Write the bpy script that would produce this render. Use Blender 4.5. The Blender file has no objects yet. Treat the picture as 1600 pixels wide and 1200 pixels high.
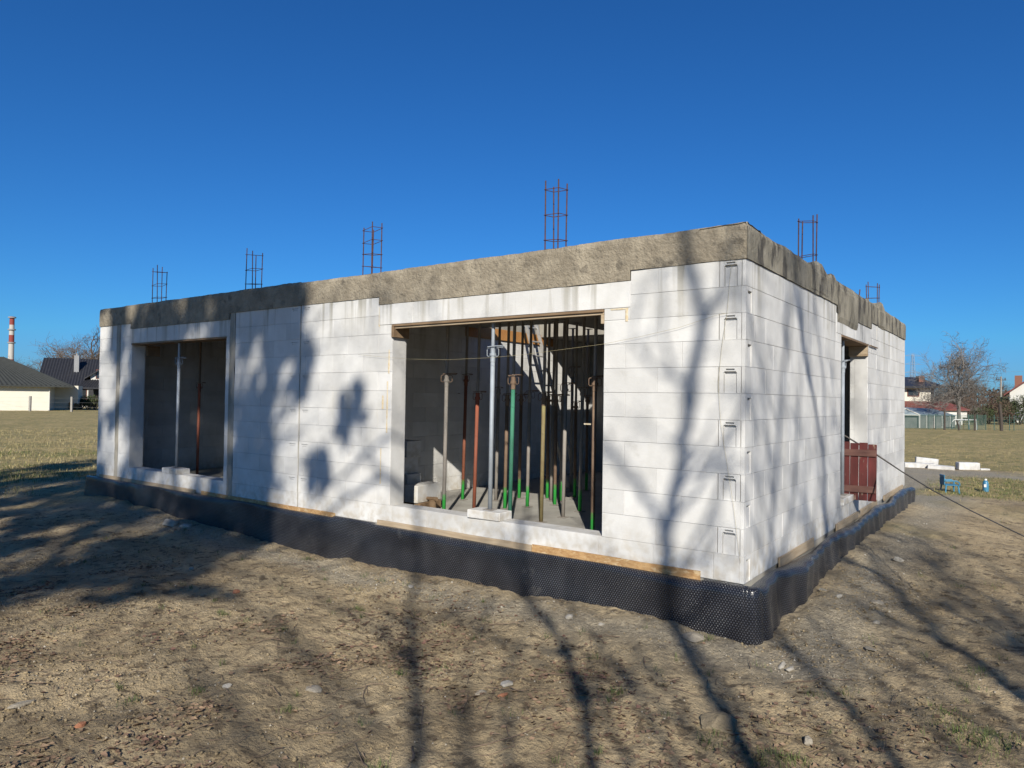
import bpy, math, random
import numpy as np
from mathutils import Vector, Matrix
random.seed(7); RS = np.random.RandomState(11)
C = bpy.context.scene.collection
SC = bpy.context.scene

# ------------------------------------------------------------------ camera
CP = np.array([2.0472, -6.2354, 1.6056]); YAW, PIT, ROL, FPX = 0.6366, 0.0206, 0.0145, 1101.57
_f = np.array([-math.sin(YAW)*math.cos(PIT), math.cos(YAW)*math.cos(PIT), math.sin(PIT)])
_r0 = np.cross(_f, [0, 0, 1]); _r0 /= np.linalg.norm(_r0); _u0 = np.cross(_r0, _f)
_r = math.cos(ROL)*_r0 + math.sin(ROL)*_u0; _u = -math.sin(ROL)*_r0 + math.cos(ROL)*_u0
cam = bpy.data.cameras.new('camera'); co = bpy.data.objects.new('camera', cam); C.objects.link(co)
co.matrix_world = Matrix(((_r[0], _u[0], -_f[0], CP[0]), (_r[1], _u[1], -_f[1], CP[1]), (_r[2], _u[2], -_f[2], CP[2]), (0, 0, 0, 1)))
cam.sensor_width = 36; cam.lens = 36*FPX/1600; cam.clip_end = 3000; cam.clip_start = .05
SC.camera = co
def ray(x, y): return _f + _r*(x-800)/FPX + _u*(600-y)/FPX
def on(x, y, ax, v):
    d = ray(x, y); return CP + d*(v-CP[ax])/d[ax]

# ------------------------------------------------------------------ sky, sun, exposure
AZ = math.radians(35); TEL = .55; EL = math.atan(TEL)
S_ = np.array([-math.sin(AZ), math.cos(AZ), 0.0]); PP = np.array([math.cos(AZ), math.sin(AZ), 0.0])   # sunlight travels along S_
w = bpy.data.worlds.new('World'); SC.world = w; w.use_nodes = True
nt = w.node_tree; bg = nt.nodes['Background']; sky = nt.nodes.new('ShaderNodeTexSky'); sky.sky_type = 'NISHITA'
sky.sun_disc = False; sky.sun_elevation = EL; sky.sun_rotation = math.atan2(-S_[0], -S_[1])
sky.air_density = 1.0; sky.dust_density = .3; sky.ozone_density = 3.5; sky.altitude = 200
hs = nt.nodes.new('ShaderNodeHueSaturation'); hs.inputs['Saturation'].default_value = 1.12
gn = nt.nodes.new('ShaderNodeMix'); gn.data_type = 'RGBA'; gn.blend_type = 'MULTIPLY'; gn.inputs[0].default_value = 1; gn.inputs[7].default_value = (.265, .70, 1.12, 1)
nt.links.new(sky.outputs[0], hs.inputs['Color']); nt.links.new(hs.outputs[0], gn.inputs[6])
dk = nt.nodes.new('ShaderNodeMix'); dk.data_type = 'RGBA'; dk.blend_type = 'DARKEN'; dk.inputs[0].default_value = 1; dk.inputs[7].default_value = (2.0, 4.8, 9.6, 1)
nt.links.new(gn.outputs[2], dk.inputs[6]); nt.links.new(dk.outputs[2], bg.inputs[0]); bg.inputs[1].default_value = .066
sl = bpy.data.lights.new('sun', 'SUN'); sl.energy = 5.0; sl.angle = math.radians(.53); sl.color = (1, .95, .86)
so = bpy.data.objects.new('sun', sl); C.objects.link(so)
sd = Vector((S_[0]*math.cos(EL), S_[1]*math.cos(EL), -math.sin(EL)))
so.rotation_euler = sd.to_track_quat('-Z', 'Y').to_euler(); so.location = (10, -20, 20)
SC.view_settings.view_transform = 'Standard'; SC.view_settings.look = 'None'; SC.view_settings.gamma = 1
SC.view_settings.exposure = 0.48

# ------------------------------------------------------------------ noise
def _h(ix, iy, s):
    n = (ix*374761393 + iy*668265263 + s*974711) & 0x7fffffff
    n = (n ^ (n >> 13))*1274126177 & 0x7fffffff
    return ((n ^ (n >> 16)) & 0xffff)/65535.0
def vn(x, y, s=0):
    x = np.asarray(x, float); y = np.asarray(y, float); ix = np.floor(x).astype(np.int64); iy = np.floor(y).astype(np.int64)
    fx = x-ix; fy = y-iy; fx = fx*fx*(3-2*fx); fy = fy*fy*(3-2*fy)
    a = _h(ix, iy, s); b = _h(ix+1, iy, s); c = _h(ix, iy+1, s); d = _h(ix+1, iy+1, s)
    return (a*(1-fx)+b*fx)*(1-fy) + (c*(1-fx)+d*fx)*fy - .5
def fbm(x, y, o=4, s=0):
    r = 0; a = 1
    for i in range(o): r = r + a*vn(x*2**i+i*17.3, y*2**i-i*9.1, s+i); a *= .5
    return r
def ss(a, b, x): t = np.clip((x-a)/(b-a), 0, 1); return t*t*(3-2*t)

# ------------------------------------------------------------------ mesh builder
def wloc(o):
    v = np.zeros(3)
    while o is not None: v = v+np.array(o.location); o = o.parent
    return v
class MB:
    def __init__(s): s.v = []; s.f = []; s.t = []; s.n = 0
    def add(s, vs, fs, t=0.0):
        vs = np.asarray(vs, float).reshape(-1, 3); s.v.append(vs)
        for f in fs: s.f.append([i+s.n for i in f]); s.t.append(t)
        s.n += len(vs)
    def box(s, a, b, t=0.0, M=None):
        x0, y0, z0 = a; x1, y1, z1 = b
        v = [(x0,y0,z0),(x1,y0,z0),(x1,y1,z0),(x0,y1,z0),(x0,y0,z1),(x1,y0,z1),(x1,y1,z1),(x0,y1,z1)]
        if M is not None: v = [tuple(M @ Vector(p)) for p in v]
        s.add(v, [(0,3,2,1),(4,5,6,7),(0,1,5,4),(1,2,6,5),(2,3,7,6),(3,0,4,7)], t)
    def bev(s, a, b, r=.01, t=0.0, M=None):      # chamfered box
        a = np.array(a, float); b = np.array(b, float); v = []; 
        for k in range(3):
            for sg in (0, 1):
                for q in ((0,0),(1,0),(1,1),(0,1)):
                    p = np.zeros(3); o1, o2 = (k+1) % 3, (k+2) % 3
                    p[k] = (a, b)[sg][k]; p[o1] = a[o1]+r if q[0] == 0 else b[o1]-r; p[o2] = a[o2]+r if q[1] == 0 else b[o2]-r; v.append(p)
        f = []
        for k in range(3):
            f.append([k*8+3, k*8+2, k*8+1, k*8]); f.append([k*8+4, k*8+5, k*8+6, k*8+7])
        V = np.array(v)
        # edge and corner faces through hull of nearest
        bm_f = _bevf
        if M is not None: V = np.array([tuple(M @ Vector(p)) for p in V])
        s.add(V, f+bm_f, t)
    def tube(s, pts, rad, n=8, t=0.0, cap=True):
        pts = np.asarray(pts, float); m = len(pts); rad = np.broadcast_to(np.asarray(rad, float), (m,))
        d = np.gradient(pts, axis=0); d /= np.linalg.norm(d, axis=1)[:, None]+1e-12
        up = np.array([0, 0, 1.0]) if abs(d[0][2]) < .9 else np.array([1.0, 0, 0])
        vs = []
        for i in range(m):
            a = np.cross(d[i], up); a /= np.linalg.norm(a)+1e-12; b = np.cross(d[i], a); up = -b if np.dot(-b, up) > 0 else b
            up = np.cross(a, d[i])
            for k in range(n):
                th = 2*math.pi*k/n; vs.append(pts[i]+rad[i]*(math.cos(th)*a+math.sin(th)*np.cross(a, d[i])))
        fs = [(i*n+k, i*n+(k+1) % n, (i+1)*n+(k+1) % n, (i+1)*n+k) for i in range(m-1) for k in range(n)]
        if cap: fs += [tuple(range(n))[::-1], tuple(range((m-1)*n, m*n))]
        s.add(vs, fs, t)
    def cyl(s, p0, p1, r, n=12, t=0.0): s.tube([p0, p1], [r, r], n, t)
    def grid(s, P, t=0.0, flip=False):             # P: (m,n,3)
        m, n, _ = P.shape; i, j = np.meshgrid(np.arange(m-1), np.arange(n-1), indexing='ij')
        a = (i*n+j).ravel(); q = np.stack([a, a+1, a+n+1, a+n], 1)
        if flip: q = q[:, ::-1]
        s.add(P.reshape(-1, 3), q.tolist(), t)
    def prism(s, poly, y0, y1, M=None, t=0.0):     # poly in xz, extruded along y
        n = len(poly); v = [(x, y0, z) for x, z in poly]+[(x, y1, z) for x, z in poly]
        if M is not None: v = [tuple(M @ Vector(p)) for p in v]
        s.add(v, [tuple(range(n)), tuple(range(n, 2*n))[::-1]]+[(i, n+i, n+(i+1) % n, (i+1) % n)[::-1] for i in range(n)][:n], t)
    def build(s, name, mat, parent=None, smooth=False, world=True):
        me = bpy.data.meshes.new(name); V = np.concatenate(s.v) if s.v else np.zeros((0, 3))
        if parent is not None and world: V = V-wloc(parent)
        me.from_pydata(V.tolist(), [], s.f)
        at = me.attributes.new('tint', 'FLOAT', 'FACE'); at.data.foreach_set('value', np.array(s.t, dtype=np.float32))
        if smooth: me.polygons.foreach_set('use_smooth', [True]*len(me.polygons))
        me.materials.append(mat); me.update()
        o = bpy.data.objects.new(name, me); C.objects.link(o)
        if parent is not None: o.parent = parent
        return o
def _mkbev():
    # derive chamfer faces by topology of the 24 points
    idx = {}
    for k in range(3):
        for sg in (0, 1):
            for qi, q in enumerate(((0,0),(1,0),(1,1),(0,1))):
                c = [0, 0, 0]; c[k] = sg; c[(k+1) % 3] = q[0]; c[(k+2) % 3] = q[1]
                idx[(k, tuple(c))] = k*8+sg*4+qi
    F = []
    for x in (0, 1):
        for y in (0, 1):
            for z in (0, 1):
                c = (x, y, z); tri = [idx[(0, c)], idx[(1, c)], idx[(2, c)]]
                if (x+y+z) % 2 == 0: tri = tri[::-1]
                F.append(tri)
    for k in range(3):
        a, b = (k+1) % 3, (k+2) % 3
        for sa in (0, 1):
            for sb in (0, 1):
                c0 = [0, 0, 0]; c0[a] = sa; c0[b] = sb; c1 = list(c0); c1[k] = 1; c0, c1 = tuple(c0), tuple(c1)
                q = [idx[(a, c0)], idx[(a, c1)], idx[(b, c1)], idx[(b, c0)]]
                if sa == sb: q = q[::-1]
                F.append(q)
    return F
_bevf = _mkbev()
def raw(name, V, F, mat, parent=None, smooth=False, tint=None):   # fast numpy mesh, F (n,k)
    me = bpy.data.meshes.new(name); n, k = F.shape
    me.vertices.add(len(V)); me.vertices.foreach_set('co', np.asarray(V, np.float32).ravel())
    me.loops.add(n*k); me.loops.foreach_set('vertex_index', F.astype(np.int32).ravel())
    me.polygons.add(n); me.polygons.foreach_set('loop_start', np.arange(0, n*k, k, dtype=np.int32))
    if smooth: me.polygons.foreach_set('use_smooth', np.ones(n, bool))
    me.update(calc_edges=True)
    if tint is not None: me.attributes.new('tint', 'FLOAT', 'FACE').data.foreach_set('value', np.asarray(tint, np.float32))
    me.materials.append(mat); o = bpy.data.objects.new(name, me); C.objects.link(o)
    if parent is not None: o.parent = parent
    return o
def tag(o, label=None, cat=None, group=None, kind=None):
    if label: o['label'] = label
    if cat: o['category'] = cat
    if group: o['group'] = group
    if kind: o['kind'] = kind
    return o
def empty(name, loc, label, cat, group=None, rz=0):
    o = bpy.data.objects.new(name, None); C.objects.link(o); o.location = tuple(map(float, loc)); o.rotation_euler = (0, 0, rz); o.empty_display_size = .1
    return tag(o, label, cat, group)
def copy_tree(o, parent=None):
    c = o.copy(); C.objects.link(c)
    if parent: c.parent = parent
    for ch in list(o.children): copy_tree(ch, c)
    return c

# ------------------------------------------------------------------ materials
def mat(name, c1, c2=None, scale=3., rough=.85, bump=0., bscale=40., tint=0., c3=None, s3=1., t3=.55, detail=6., metal=0., vec=(1,1,1), thr=(.35,.65), spec=.3, w3=.08, bdist=.02):
    KA = .77; c1, c2, c3 = (None if c is None else tuple(v*KA for v in c) for c in (c1, c2, c3))
    m = bpy.data.materials.new(name); m.use_nodes = True; nt = m.node_tree; N = nt.nodes; L = nt.links; b = N['Principled BSDF']
    b.inputs['Roughness'].default_value = rough; b.inputs['Metallic'].default_value = metal; b.inputs['Specular IOR Level'].default_value = spec
    tc = N.new('ShaderNodeTexCoord'); mp = N.new('ShaderNodeMapping'); mp.inputs['Scale'].default_value = vec; L.new(tc.outputs['Object'], mp.inputs[0])
    def noise(sc, det=detail, ro=.6):
        n = N.new('ShaderNodeTexNoise'); n.inputs['Scale'].default_value = sc; n.inputs['Detail'].default_value = det; n.inputs['Roughness'].default_value = ro; L.new(mp.outputs[0], n.inputs['Vector']); return n
    def mix(f, a, bb, mode='MIX'):
        x = N.new('ShaderNodeMix'); x.data_type = 'RGBA'; x.blend_type = mode
        if isinstance(f, float): x.inputs[0].default_value = f
        else: L.new(f, x.inputs[0])
        for i, v in ((6, a), (7, bb)):
            if isinstance(v, tuple): x.inputs[i].default_value = (*v[:3], 1)
            else: L.new(v, x.inputs[i])
        return x.outputs[2]
    def ramp(s, lo, hi):
        r = N.new('ShaderNodeMapRange'); r.inputs[1].default_value = lo; r.inputs[2].default_value = hi; L.new(s, r.inputs[0]); r.clamp = True; return r.outputs[0]
    col = tuple(c1)
    if c2 is not None: col = mix(ramp(noise(scale).outputs[0], *thr), tuple(c1), tuple(c2))
    if c3 is not None: col = mix(ramp(noise(s3).outputs[0], t3, t3+w3), col, tuple(c3))
    if tint:
        a = N.new('ShaderNodeAttribute'); a.attribute_name = 'tint'
        mr = N.new('ShaderNodeMapRange'); mr.inputs[1].default_value = -1; mr.inputs[2].default_value = 1; mr.inputs[3].default_value = 1-tint; mr.inputs[4].default_value = 1+tint; L.new(a.outputs['Fac'], mr.inputs[0])
        vm = N.new('ShaderNodeVectorMath'); vm.operation = 'SCALE'
        if isinstance(col, tuple):
            rgb = N.new('ShaderNodeRGB'); rgb.outputs[0].default_value = (*col, 1); col = rgb.outputs[0]
        L.new(col, vm.inputs[0]); L.new(mr.outputs[0], vm.inputs['Scale']); col = vm.outputs[0]
    if isinstance(col, tuple): b.inputs['Base Color'].default_value = (*col, 1)
    else: L.new(col, b.inputs['Base Color'])
    if bump:
        bp = N.new('ShaderNodeBump'); bp.inputs['Strength'].default_value = bump; bp.inputs['Distance'].default_value = bdist; L.new(noise(bscale, 8., .65).outputs[0], bp.inputs['Height']); L.new(bp.outputs[0], b.inputs['Normal'])
    m['col'] = 1
    return m
def nodes(m): return m.node_tree.nodes, m.node_tree.links, m.node_tree.nodes['Principled BSDF']

M = {}
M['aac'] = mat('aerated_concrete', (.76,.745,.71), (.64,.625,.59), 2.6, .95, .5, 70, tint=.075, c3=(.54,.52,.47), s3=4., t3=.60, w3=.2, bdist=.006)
M['aac_shaded'] = mat('aerated_concrete_shaded', (.40,.395,.38), (.32,.315,.305), 2.2, .93, .3, 60, tint=.06, bdist=.006)  # same white block, with the indoor shade darkened into its colour
def finish_aac(m):     # drips under the ring beam, mud splash near the foundation
    N, L, b = nodes(m); src = b.inputs['Base Color'].links[0].from_socket; tc = [n for n in N if n.type == 'TEX_COORD'][0]
    def nz(sc, v):
        mp = N.new('ShaderNodeMapping'); mp.inputs['Scale'].default_value = v; L.new(tc.outputs['Object'], mp.inputs[0]); n = N.new('ShaderNodeTexNoise'); n.inputs['Scale'].default_value = sc; n.inputs['Detail'].default_value = 7; L.new(mp.outputs[0], n.inputs['Vector']); return n.outputs[0]
    def rmp(s_, lo, hi, a, c):
        r = N.new('ShaderNodeMapRange'); r.inputs[1].default_value = lo; r.inputs[2].default_value = hi; r.inputs[3].default_value = a; r.inputs[4].default_value = c; L.new(s_, r.inputs[0]); return r.outputs[0]
    def mul(a, c):
        x = N.new('ShaderNodeMath'); x.operation = 'MULTIPLY'; L.new(a, x.inputs[0]); L.new(c, x.inputs[1]); return x.outputs[0]
    def mix(f, a, c):
        x = N.new('ShaderNodeMix'); x.data_type = 'RGBA'; L.new(f, x.inputs[0]); L.new(a, x.inputs[6]); x.inputs[7].default_value = (*c, 1); return x.outputs[2]
    sp = N.new('ShaderNodeSeparateXYZ'); L.new(tc.outputs['Object'], sp.inputs[0]); z = sp.outputs[2]
    col = mix(mul(rmp(nz(9, (1, 1, .06)), .54, .66, 0, .8), rmp(z, 2.25, 2.85, 0, 1)), src, (.27, .25, .20))
    col = mix(mul(rmp(nz(3, (1, 1, .35)), .56, .74, 0, .55), rmp(nz(1.1, (1, 1, 1)), .45, .62, 0, 1)), col, (.36, .34, .29))
    col = mix(mul(rmp(nz(11, (1, 1, 1)), .42, .66, 0, .6), rmp(z, .42, .0, 0, 1)), col, (.36, .30, .21))
    L.new(col, b.inputs['Base Color'])
finish_aac(M['aac'])
M['conc'] = mat('ring_concrete', (.42,.36,.265), (.26,.22,.16), 4., .95, 1., 26, c3=(.21,.18,.135), s3=6, t3=.55, w3=.12, bdist=.03, thr=(.36,.64))
M['conc_side'] = mat('ring_concrete_side', (.40,.36,.28), (.20,.18,.135), 1.7, .95, .9, 24, c3=(.10,.09,.075), s3=2.3, t3=.50, w3=.10, bdist=.02, vec=(1, 1.7, .75))
M['conc_top'] = mat('ring_concrete_top', (.42,.39,.33), (.28,.26,.22), 25, .97, 1., 60, bdist=.03)
M['floor'] = mat('floor_concrete', (.46,.44,.39), (.36,.34,.30), 2.5, .9, .4, 20, bdist=.01)
M['ceil'] = mat('ceiling_concrete', (.36,.33,.27), (.27,.25,.21), 4, .9, .4, 20, bdist=.01)
M['colc'] = mat('column_concrete', (.46,.42,.35), (.30,.275,.22), 6, .95, .6, 40, bdist=.015, vec=(1,1,.4))
M['osb'] = mat('strand_board', (.58,.37,.17), (.40,.22,.09), 22, .8, .4, 60, c3=(.66,.48,.27), s3=14, t3=.55, bdist=.004, vec=(1,1,2.2))
M['plank'] = mat('plank_wood', (.52,.41,.28), (.40,.30,.19), 5, .8, .3, 60, vec=(.6,.6,6), bdist=.003, c3=(.30,.20,.12), s3=3, t3=.62)
M['plank_dark'] = mat('formwork_wood', (.30,.20,.115), (.20,.13,.075), 4, .8, .3, 50, vec=(.6,3,3), bdist=.003)
M['orange'] = mat('formwork_orange', (.52,.26,.085), (.42,.19,.06), 3, .6, .1, 60)
M['rust'] = mat('rebar_rust', (.12,.055,.045), (.07,.038,.035), 30, .8, .2, 200, bdist=.002)
M['redwood'] = mat('red_boards', (.15,.03,.027), (.09,.024,.02), 5, .75, .4, 30, vec=(2,2,.5), c3=(.30,.22,.16), s3=9, t3=.62, tint=.3, bdist=.004)
M['redrail'] = mat('red_rails', (.20,.10,.075), (.12,.055,.045), 6, .8, .4, 40, vec=(.5,1,5), bdist=.004)
M['alu'] = mat('ladder_metal', (.62,.60,.55), (.48,.46,.42), 12, .45, .1, 60, metal=.5)
M['white'] = mat('white_foam', (.84,.83,.80), (.76,.75,.72), 6, .9, .2, 60)
M['string'] = mat('yellow_string', (.50,.43,.24), rough=.9)
M['cable'] = mat('black_cable', (.13,.115,.10), (.20,.18,.16), 8, .55)
M['blue'] = mat('blue_plastic', (.05,.20,.34), (.07,.26,.40), 6, .4, spec=.5)
M['stone'] = mat('field_stone', (.40,.35,.27), (.29,.25,.19), 14, .95, .8, 50, tint=.25, bdist=.01)
M['soilstone'] = mat('soil_covered_stone', (.30,.24,.155), (.20,.16,.10), 14, .97, 1., 40, bdist=.02)
M['whitestone'] = mat('pale_rubble', (.52,.48,.41), (.36,.32,.25), 14, .95, .6, 60, tint=.15, bdist=.01)
M['brick'] = mat('brick_shard', (.50,.22,.11), (.38,.16,.09), 14, .95, .6, 60, bdist=.01)
M['bark'] = mat('bark', (.15,.12,.09), (.09,.072,.055), 6, .95, .5, 30)
M['bark_pale'] = mat('bark_pale', (.24,.215,.19), (.14,.125,.11), 6, .95, .5, 30)
M['leaf'] = mat('mistletoe_leaf', (.07,.10,.03), (.05,.07,.02), 8, .8)
# worn tube paints; the low end of every prop was dipped in fresh green
def tube_mat(name, base, base2, band=True, metal=.0):
    m = mat(name, base, base2, 9, .7, .3, 80, vec=(1,1,.5), metal=metal, bdist=.003); 
    if band:
        N, L, b = nodes(m); src = b.inputs['Base Color'].links[0].from_socket
        tc = N.new('ShaderNodeTexCoord'); sp = N.new('ShaderNodeSeparateXYZ'); L.new(tc.outputs['Object'], sp.inputs[0])
        ns = N.new('ShaderNodeTexNoise'); ns.inputs['Scale'].default_value = 14; L.new(tc.outputs['Object'], ns.inputs['Vector'])
        ad = N.new('ShaderNodeMath'); ad.operation = 'MULTIPLY_ADD'; ad.inputs[1].default_value = .22; L.new(ns.outputs[0], ad.inputs[0]); L.new(sp.outputs[2], ad.inputs[2])
        mr = N.new('ShaderNodeMapRange'); mr.inputs[1].default_value = .36; mr.inputs[2].default_value = .44; mr.inputs[3].default_value = 1; mr.inputs[4].default_value = 0; L.new(ad.outputs[0], mr.inputs[0])
        mx = N.new('ShaderNodeMix'); mx.data_type = 'RGBA'; L.new(mr.outputs[0], mx.inputs[0]); L.new(src, mx.inputs[6]); mx.inputs[7].default_value = (.04,.36,.06,1); L.new(mx.outputs[2], b.inputs['Base Color'])
    return m
T = {'galv': tube_mat('galvanised_tube', (.46,.50,.53), (.34,.37,.40), False, .35),
     'red': tube_mat('red_oxide_tube', (.33,.10,.055), (.22,.075,.045), False),
     'green': tube_mat('green_tube', (.06,.24,.15), (.05,.18,.11), False),
     'brown': tube_mat('rusty_tube', (.26,.18,.12), (.16,.10,.065)),
     'olive': tube_mat('olive_worn_tube', (.28,.24,.11), (.17,.12,.06), False),
     'grey': tube_mat('grey_worn_tube', (.34,.31,.27), (.24,.21,.18)),
     'greyp': tube_mat('grey_plain_tube', (.36,.33,.29), (.26,.23,.2), False),
     'redg': tube_mat('red_oxide_green_foot', (.33,.12,.07), (.24,.09,.05))}
# dimpled membrane: studs from UV metres
def membrane_mat():
    m = mat('dimpled_membrane', (.013,.014,.019), (.022,.023,.028), 2.5, .24, 0, spec=.8, c3=(.13,.12,.105), s3=4.2, t3=.62, w3=.25)
    N, L, b = nodes(m); uv = N.new('ShaderNodeUVMap'); uv.uv_map = 'UVMap'; sp = N.new('ShaderNodeSeparateXYZ'); L.new(uv.outputs[0], sp.inputs[0])
    def mth(op, a, bb=None, c=None):
        x = N.new('ShaderNodeMath'); x.operation = op
        for i, v in enumerate((a, bb, c)):
            if v is None: continue
            if isinstance(v, (int, float)): x.inputs[i].default_value = v
            else: L.new(v, x.inputs[i])
        return x.outputs[0]
    P = .027
    def dot(off):
        fx = mth('SUBTRACT', mth('FRACT', mth('ADD', mth('DIVIDE', sp.outputs[0], P), off)), .5)
        fy = mth('MULTIPLY', mth('SUBTRACT', mth('FRACT', mth('ADD', mth('DIVIDE', sp.outputs[1], P*1.5), off)), .5), 1.5)
        return mth('SQRT', mth('ADD', mth('MULTIPLY', fx, fx), mth('MULTIPLY', fy, fy)))
    d = mth('MINIMUM', dot(0), dot(.5))
    mr = N.new('ShaderNodeMapRange'); mr.interpolation_type = 'SMOOTHSTEP'; mr.inputs[1].default_value = .16; mr.inputs[2].default_value = .40; mr.inputs[3].default_value = 1; mr.inputs[4].default_value = 0; L.new(d, mr.inputs[0])
    bp = N.new('ShaderNodeBump'); bp.inputs['Strength'].default_value = 1; bp.inputs['Distance'].default_value = .014; L.new(mr.outputs[0], bp.inputs['Height'])
    src = b.inputs['Base Color'].links[0].from_socket; n2 = N.new('ShaderNodeTexNoise'); n2.inputs['Scale'].default_value = 2.5; n2.inputs['Detail'].default_value = 5; tc2 = N.new('ShaderNodeTexCoord'); L.new(tc2.outputs['Object'], n2.inputs['Vector'])
    q = mth('MULTIPLY', mr.outputs[0], mth('MULTIPLY', n2.outputs[0], .75)); mx = N.new('ShaderNodeMix'); mx.data_type = 'RGBA'; L.new(q, mx.inputs[0]); L.new(src, mx.inputs[6]); mx.inputs[7].default_value = (.15, .15, .16, 1); L.new(mx.outputs[2], b.inputs['Base Color']); L.new(bp.outputs[0], b.inputs['Normal'])  # stud tops coloured paler, standing for their glints as well as dust
    return m
M['memb'] = membrane_mat()

# ------------------------------------------------------------------ ground
def gz(x, y, fine=True):
    x = np.asarray(x, float); y = np.asarray(y, float)
    fx = np.interp(x, [-30,-12.5,-11,-8.8,-7,-5.6,-2.4,-.9,.1,3], [-.5,-.36,-.36,-.45,-.52,-.55,-.46,-.45,-.45,-.45])
    ry = np.interp(y, [-3,.1,.8,2.4,4.6,9.4,12,20], [-.46,-.46,-.44,-.33,-.27,-.30,-.42,-.5])
    wf = np.exp(-np.maximum(0, -y)/1.5)*(y < 3); wr = np.exp(-np.maximum(0, x)/1.6)*(x > -3)*ss(0, .6, y)
    z = -.48+(fx+.48)*wf*(1-wr)+(ry+.48)*wr
    z = z+.10*fbm(x*.35, y*.35, 2, 5)*ss(0, 1.2, np.maximum(np.maximum(-y, x), 0)+ss(10, 11, y))*np.exp(-np.hypot(x+3, y)/40)
    if fine:
        near = np.exp(-np.hypot(x-1, y+4)/14)
        z = z+(.075*fbm(x*1.6, y*1.6, 3, 9)+.05*np.abs(fbm(x*6, y*6, 3, 21))+.020*fbm(x*20, y*20, 2, 31))*(.35+.65*near)
        foot = np.exp(-((y+.32)/.16)**2)*(x < .2)*(x > -12.5)+np.exp(-((x-.34)/.16)**2)*(y > -.3)*(y < 9.8)
        z = z+.05*foot*(vn(x*3.1+5, y*3.1, 77)+.35)
    inside = (x > -12.5)*(x < -.02)*(y > 0.02)*(y < 9.6); z = np.where(inside, -.62, z)
    return z
def spacing(a, b, lo, hi, st, g):
    c = list(np.arange(lo, hi, st)); x = c[-1]; d = st
    while x < b: d *= g; x += d; c.append(x)
    x = c[0]; d = st; l = []
    while x > a: d *= g; x -= d; l.append(x)
    return np.array(l[::-1]+c)
gx = spacing(-900, 900, -7.5, 3.2, .032, 1.022); gy = spacing(-60, 1300, -5.0, 1.6, .032, 1.022)
GX, GY = np.meshgrid(gx, gy, indexing='ij'); GZ = gz(GX, GY)
V = np.stack([GX, GY, GZ], -1).reshape(-1, 3); m_, n_ = GX.shape
i, j = np.meshgrid(np.arange(m_-1), np.arange(n_-1), indexing='ij'); a = (i*n_+j).ravel()
Fq = np.stack([a, a+n_, a+n_+1, a+1], 1)
def grassmask(X, Y):
    n = 2.2*fbm(X*.4, Y*.4, 3, 3)
    g = np.maximum(ss(-13.6, -16.5, X+n*1.0), ss(20.3, 22, Y+n*.5))
    g2 = ss(12.0, 13.2, Y+n*.3-.4*(X-1))*ss(18.6, 17.6, Y+n*.3)*ss(-.4, .6, X+n*.2)
    g3 = .85*ss(.12, .4, fbm(X*.5+3, Y*.5, 3, 13))*ss(6, 9, np.hypot(X-1, Y+4))
    return np.clip(np.maximum(np.maximum(g, g2), g3*.5), 0, 1)
def gravelmask(X, Y):
    n = 1.5*fbm(X*.6, Y*.6, 3, 8)
    tr = ss(17.4, 18.2, Y+n*.5+.12*X)*ss(21, 20, Y+n*.4)*ss(-14, -12, X)
    co_ = ss(8.5, 9.6, Y+n)*ss(1.5, .6, X+n*.6)*ss(20, 17, Y)*ss(-14, -12, X)
    ne = np.maximum(np.exp(-((Y+.5+n*.3)/.35)**2)*(X > -12)*(X < .6), np.exp(-((X-.6-n*.2)/.4)**2)*(Y > -.7)*(Y < 9))*.75
    return np.clip(np.maximum(np.maximum(tr, co_), ne), 0, 1)
M['ground'] = mat('ground', (.62,.48,.285), (.33,.25,.145), 1.3, .97, 1., 26, c3=(.20,.15,.09), s3=8, t3=.53, w3=.10, bdist=.06)
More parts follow.
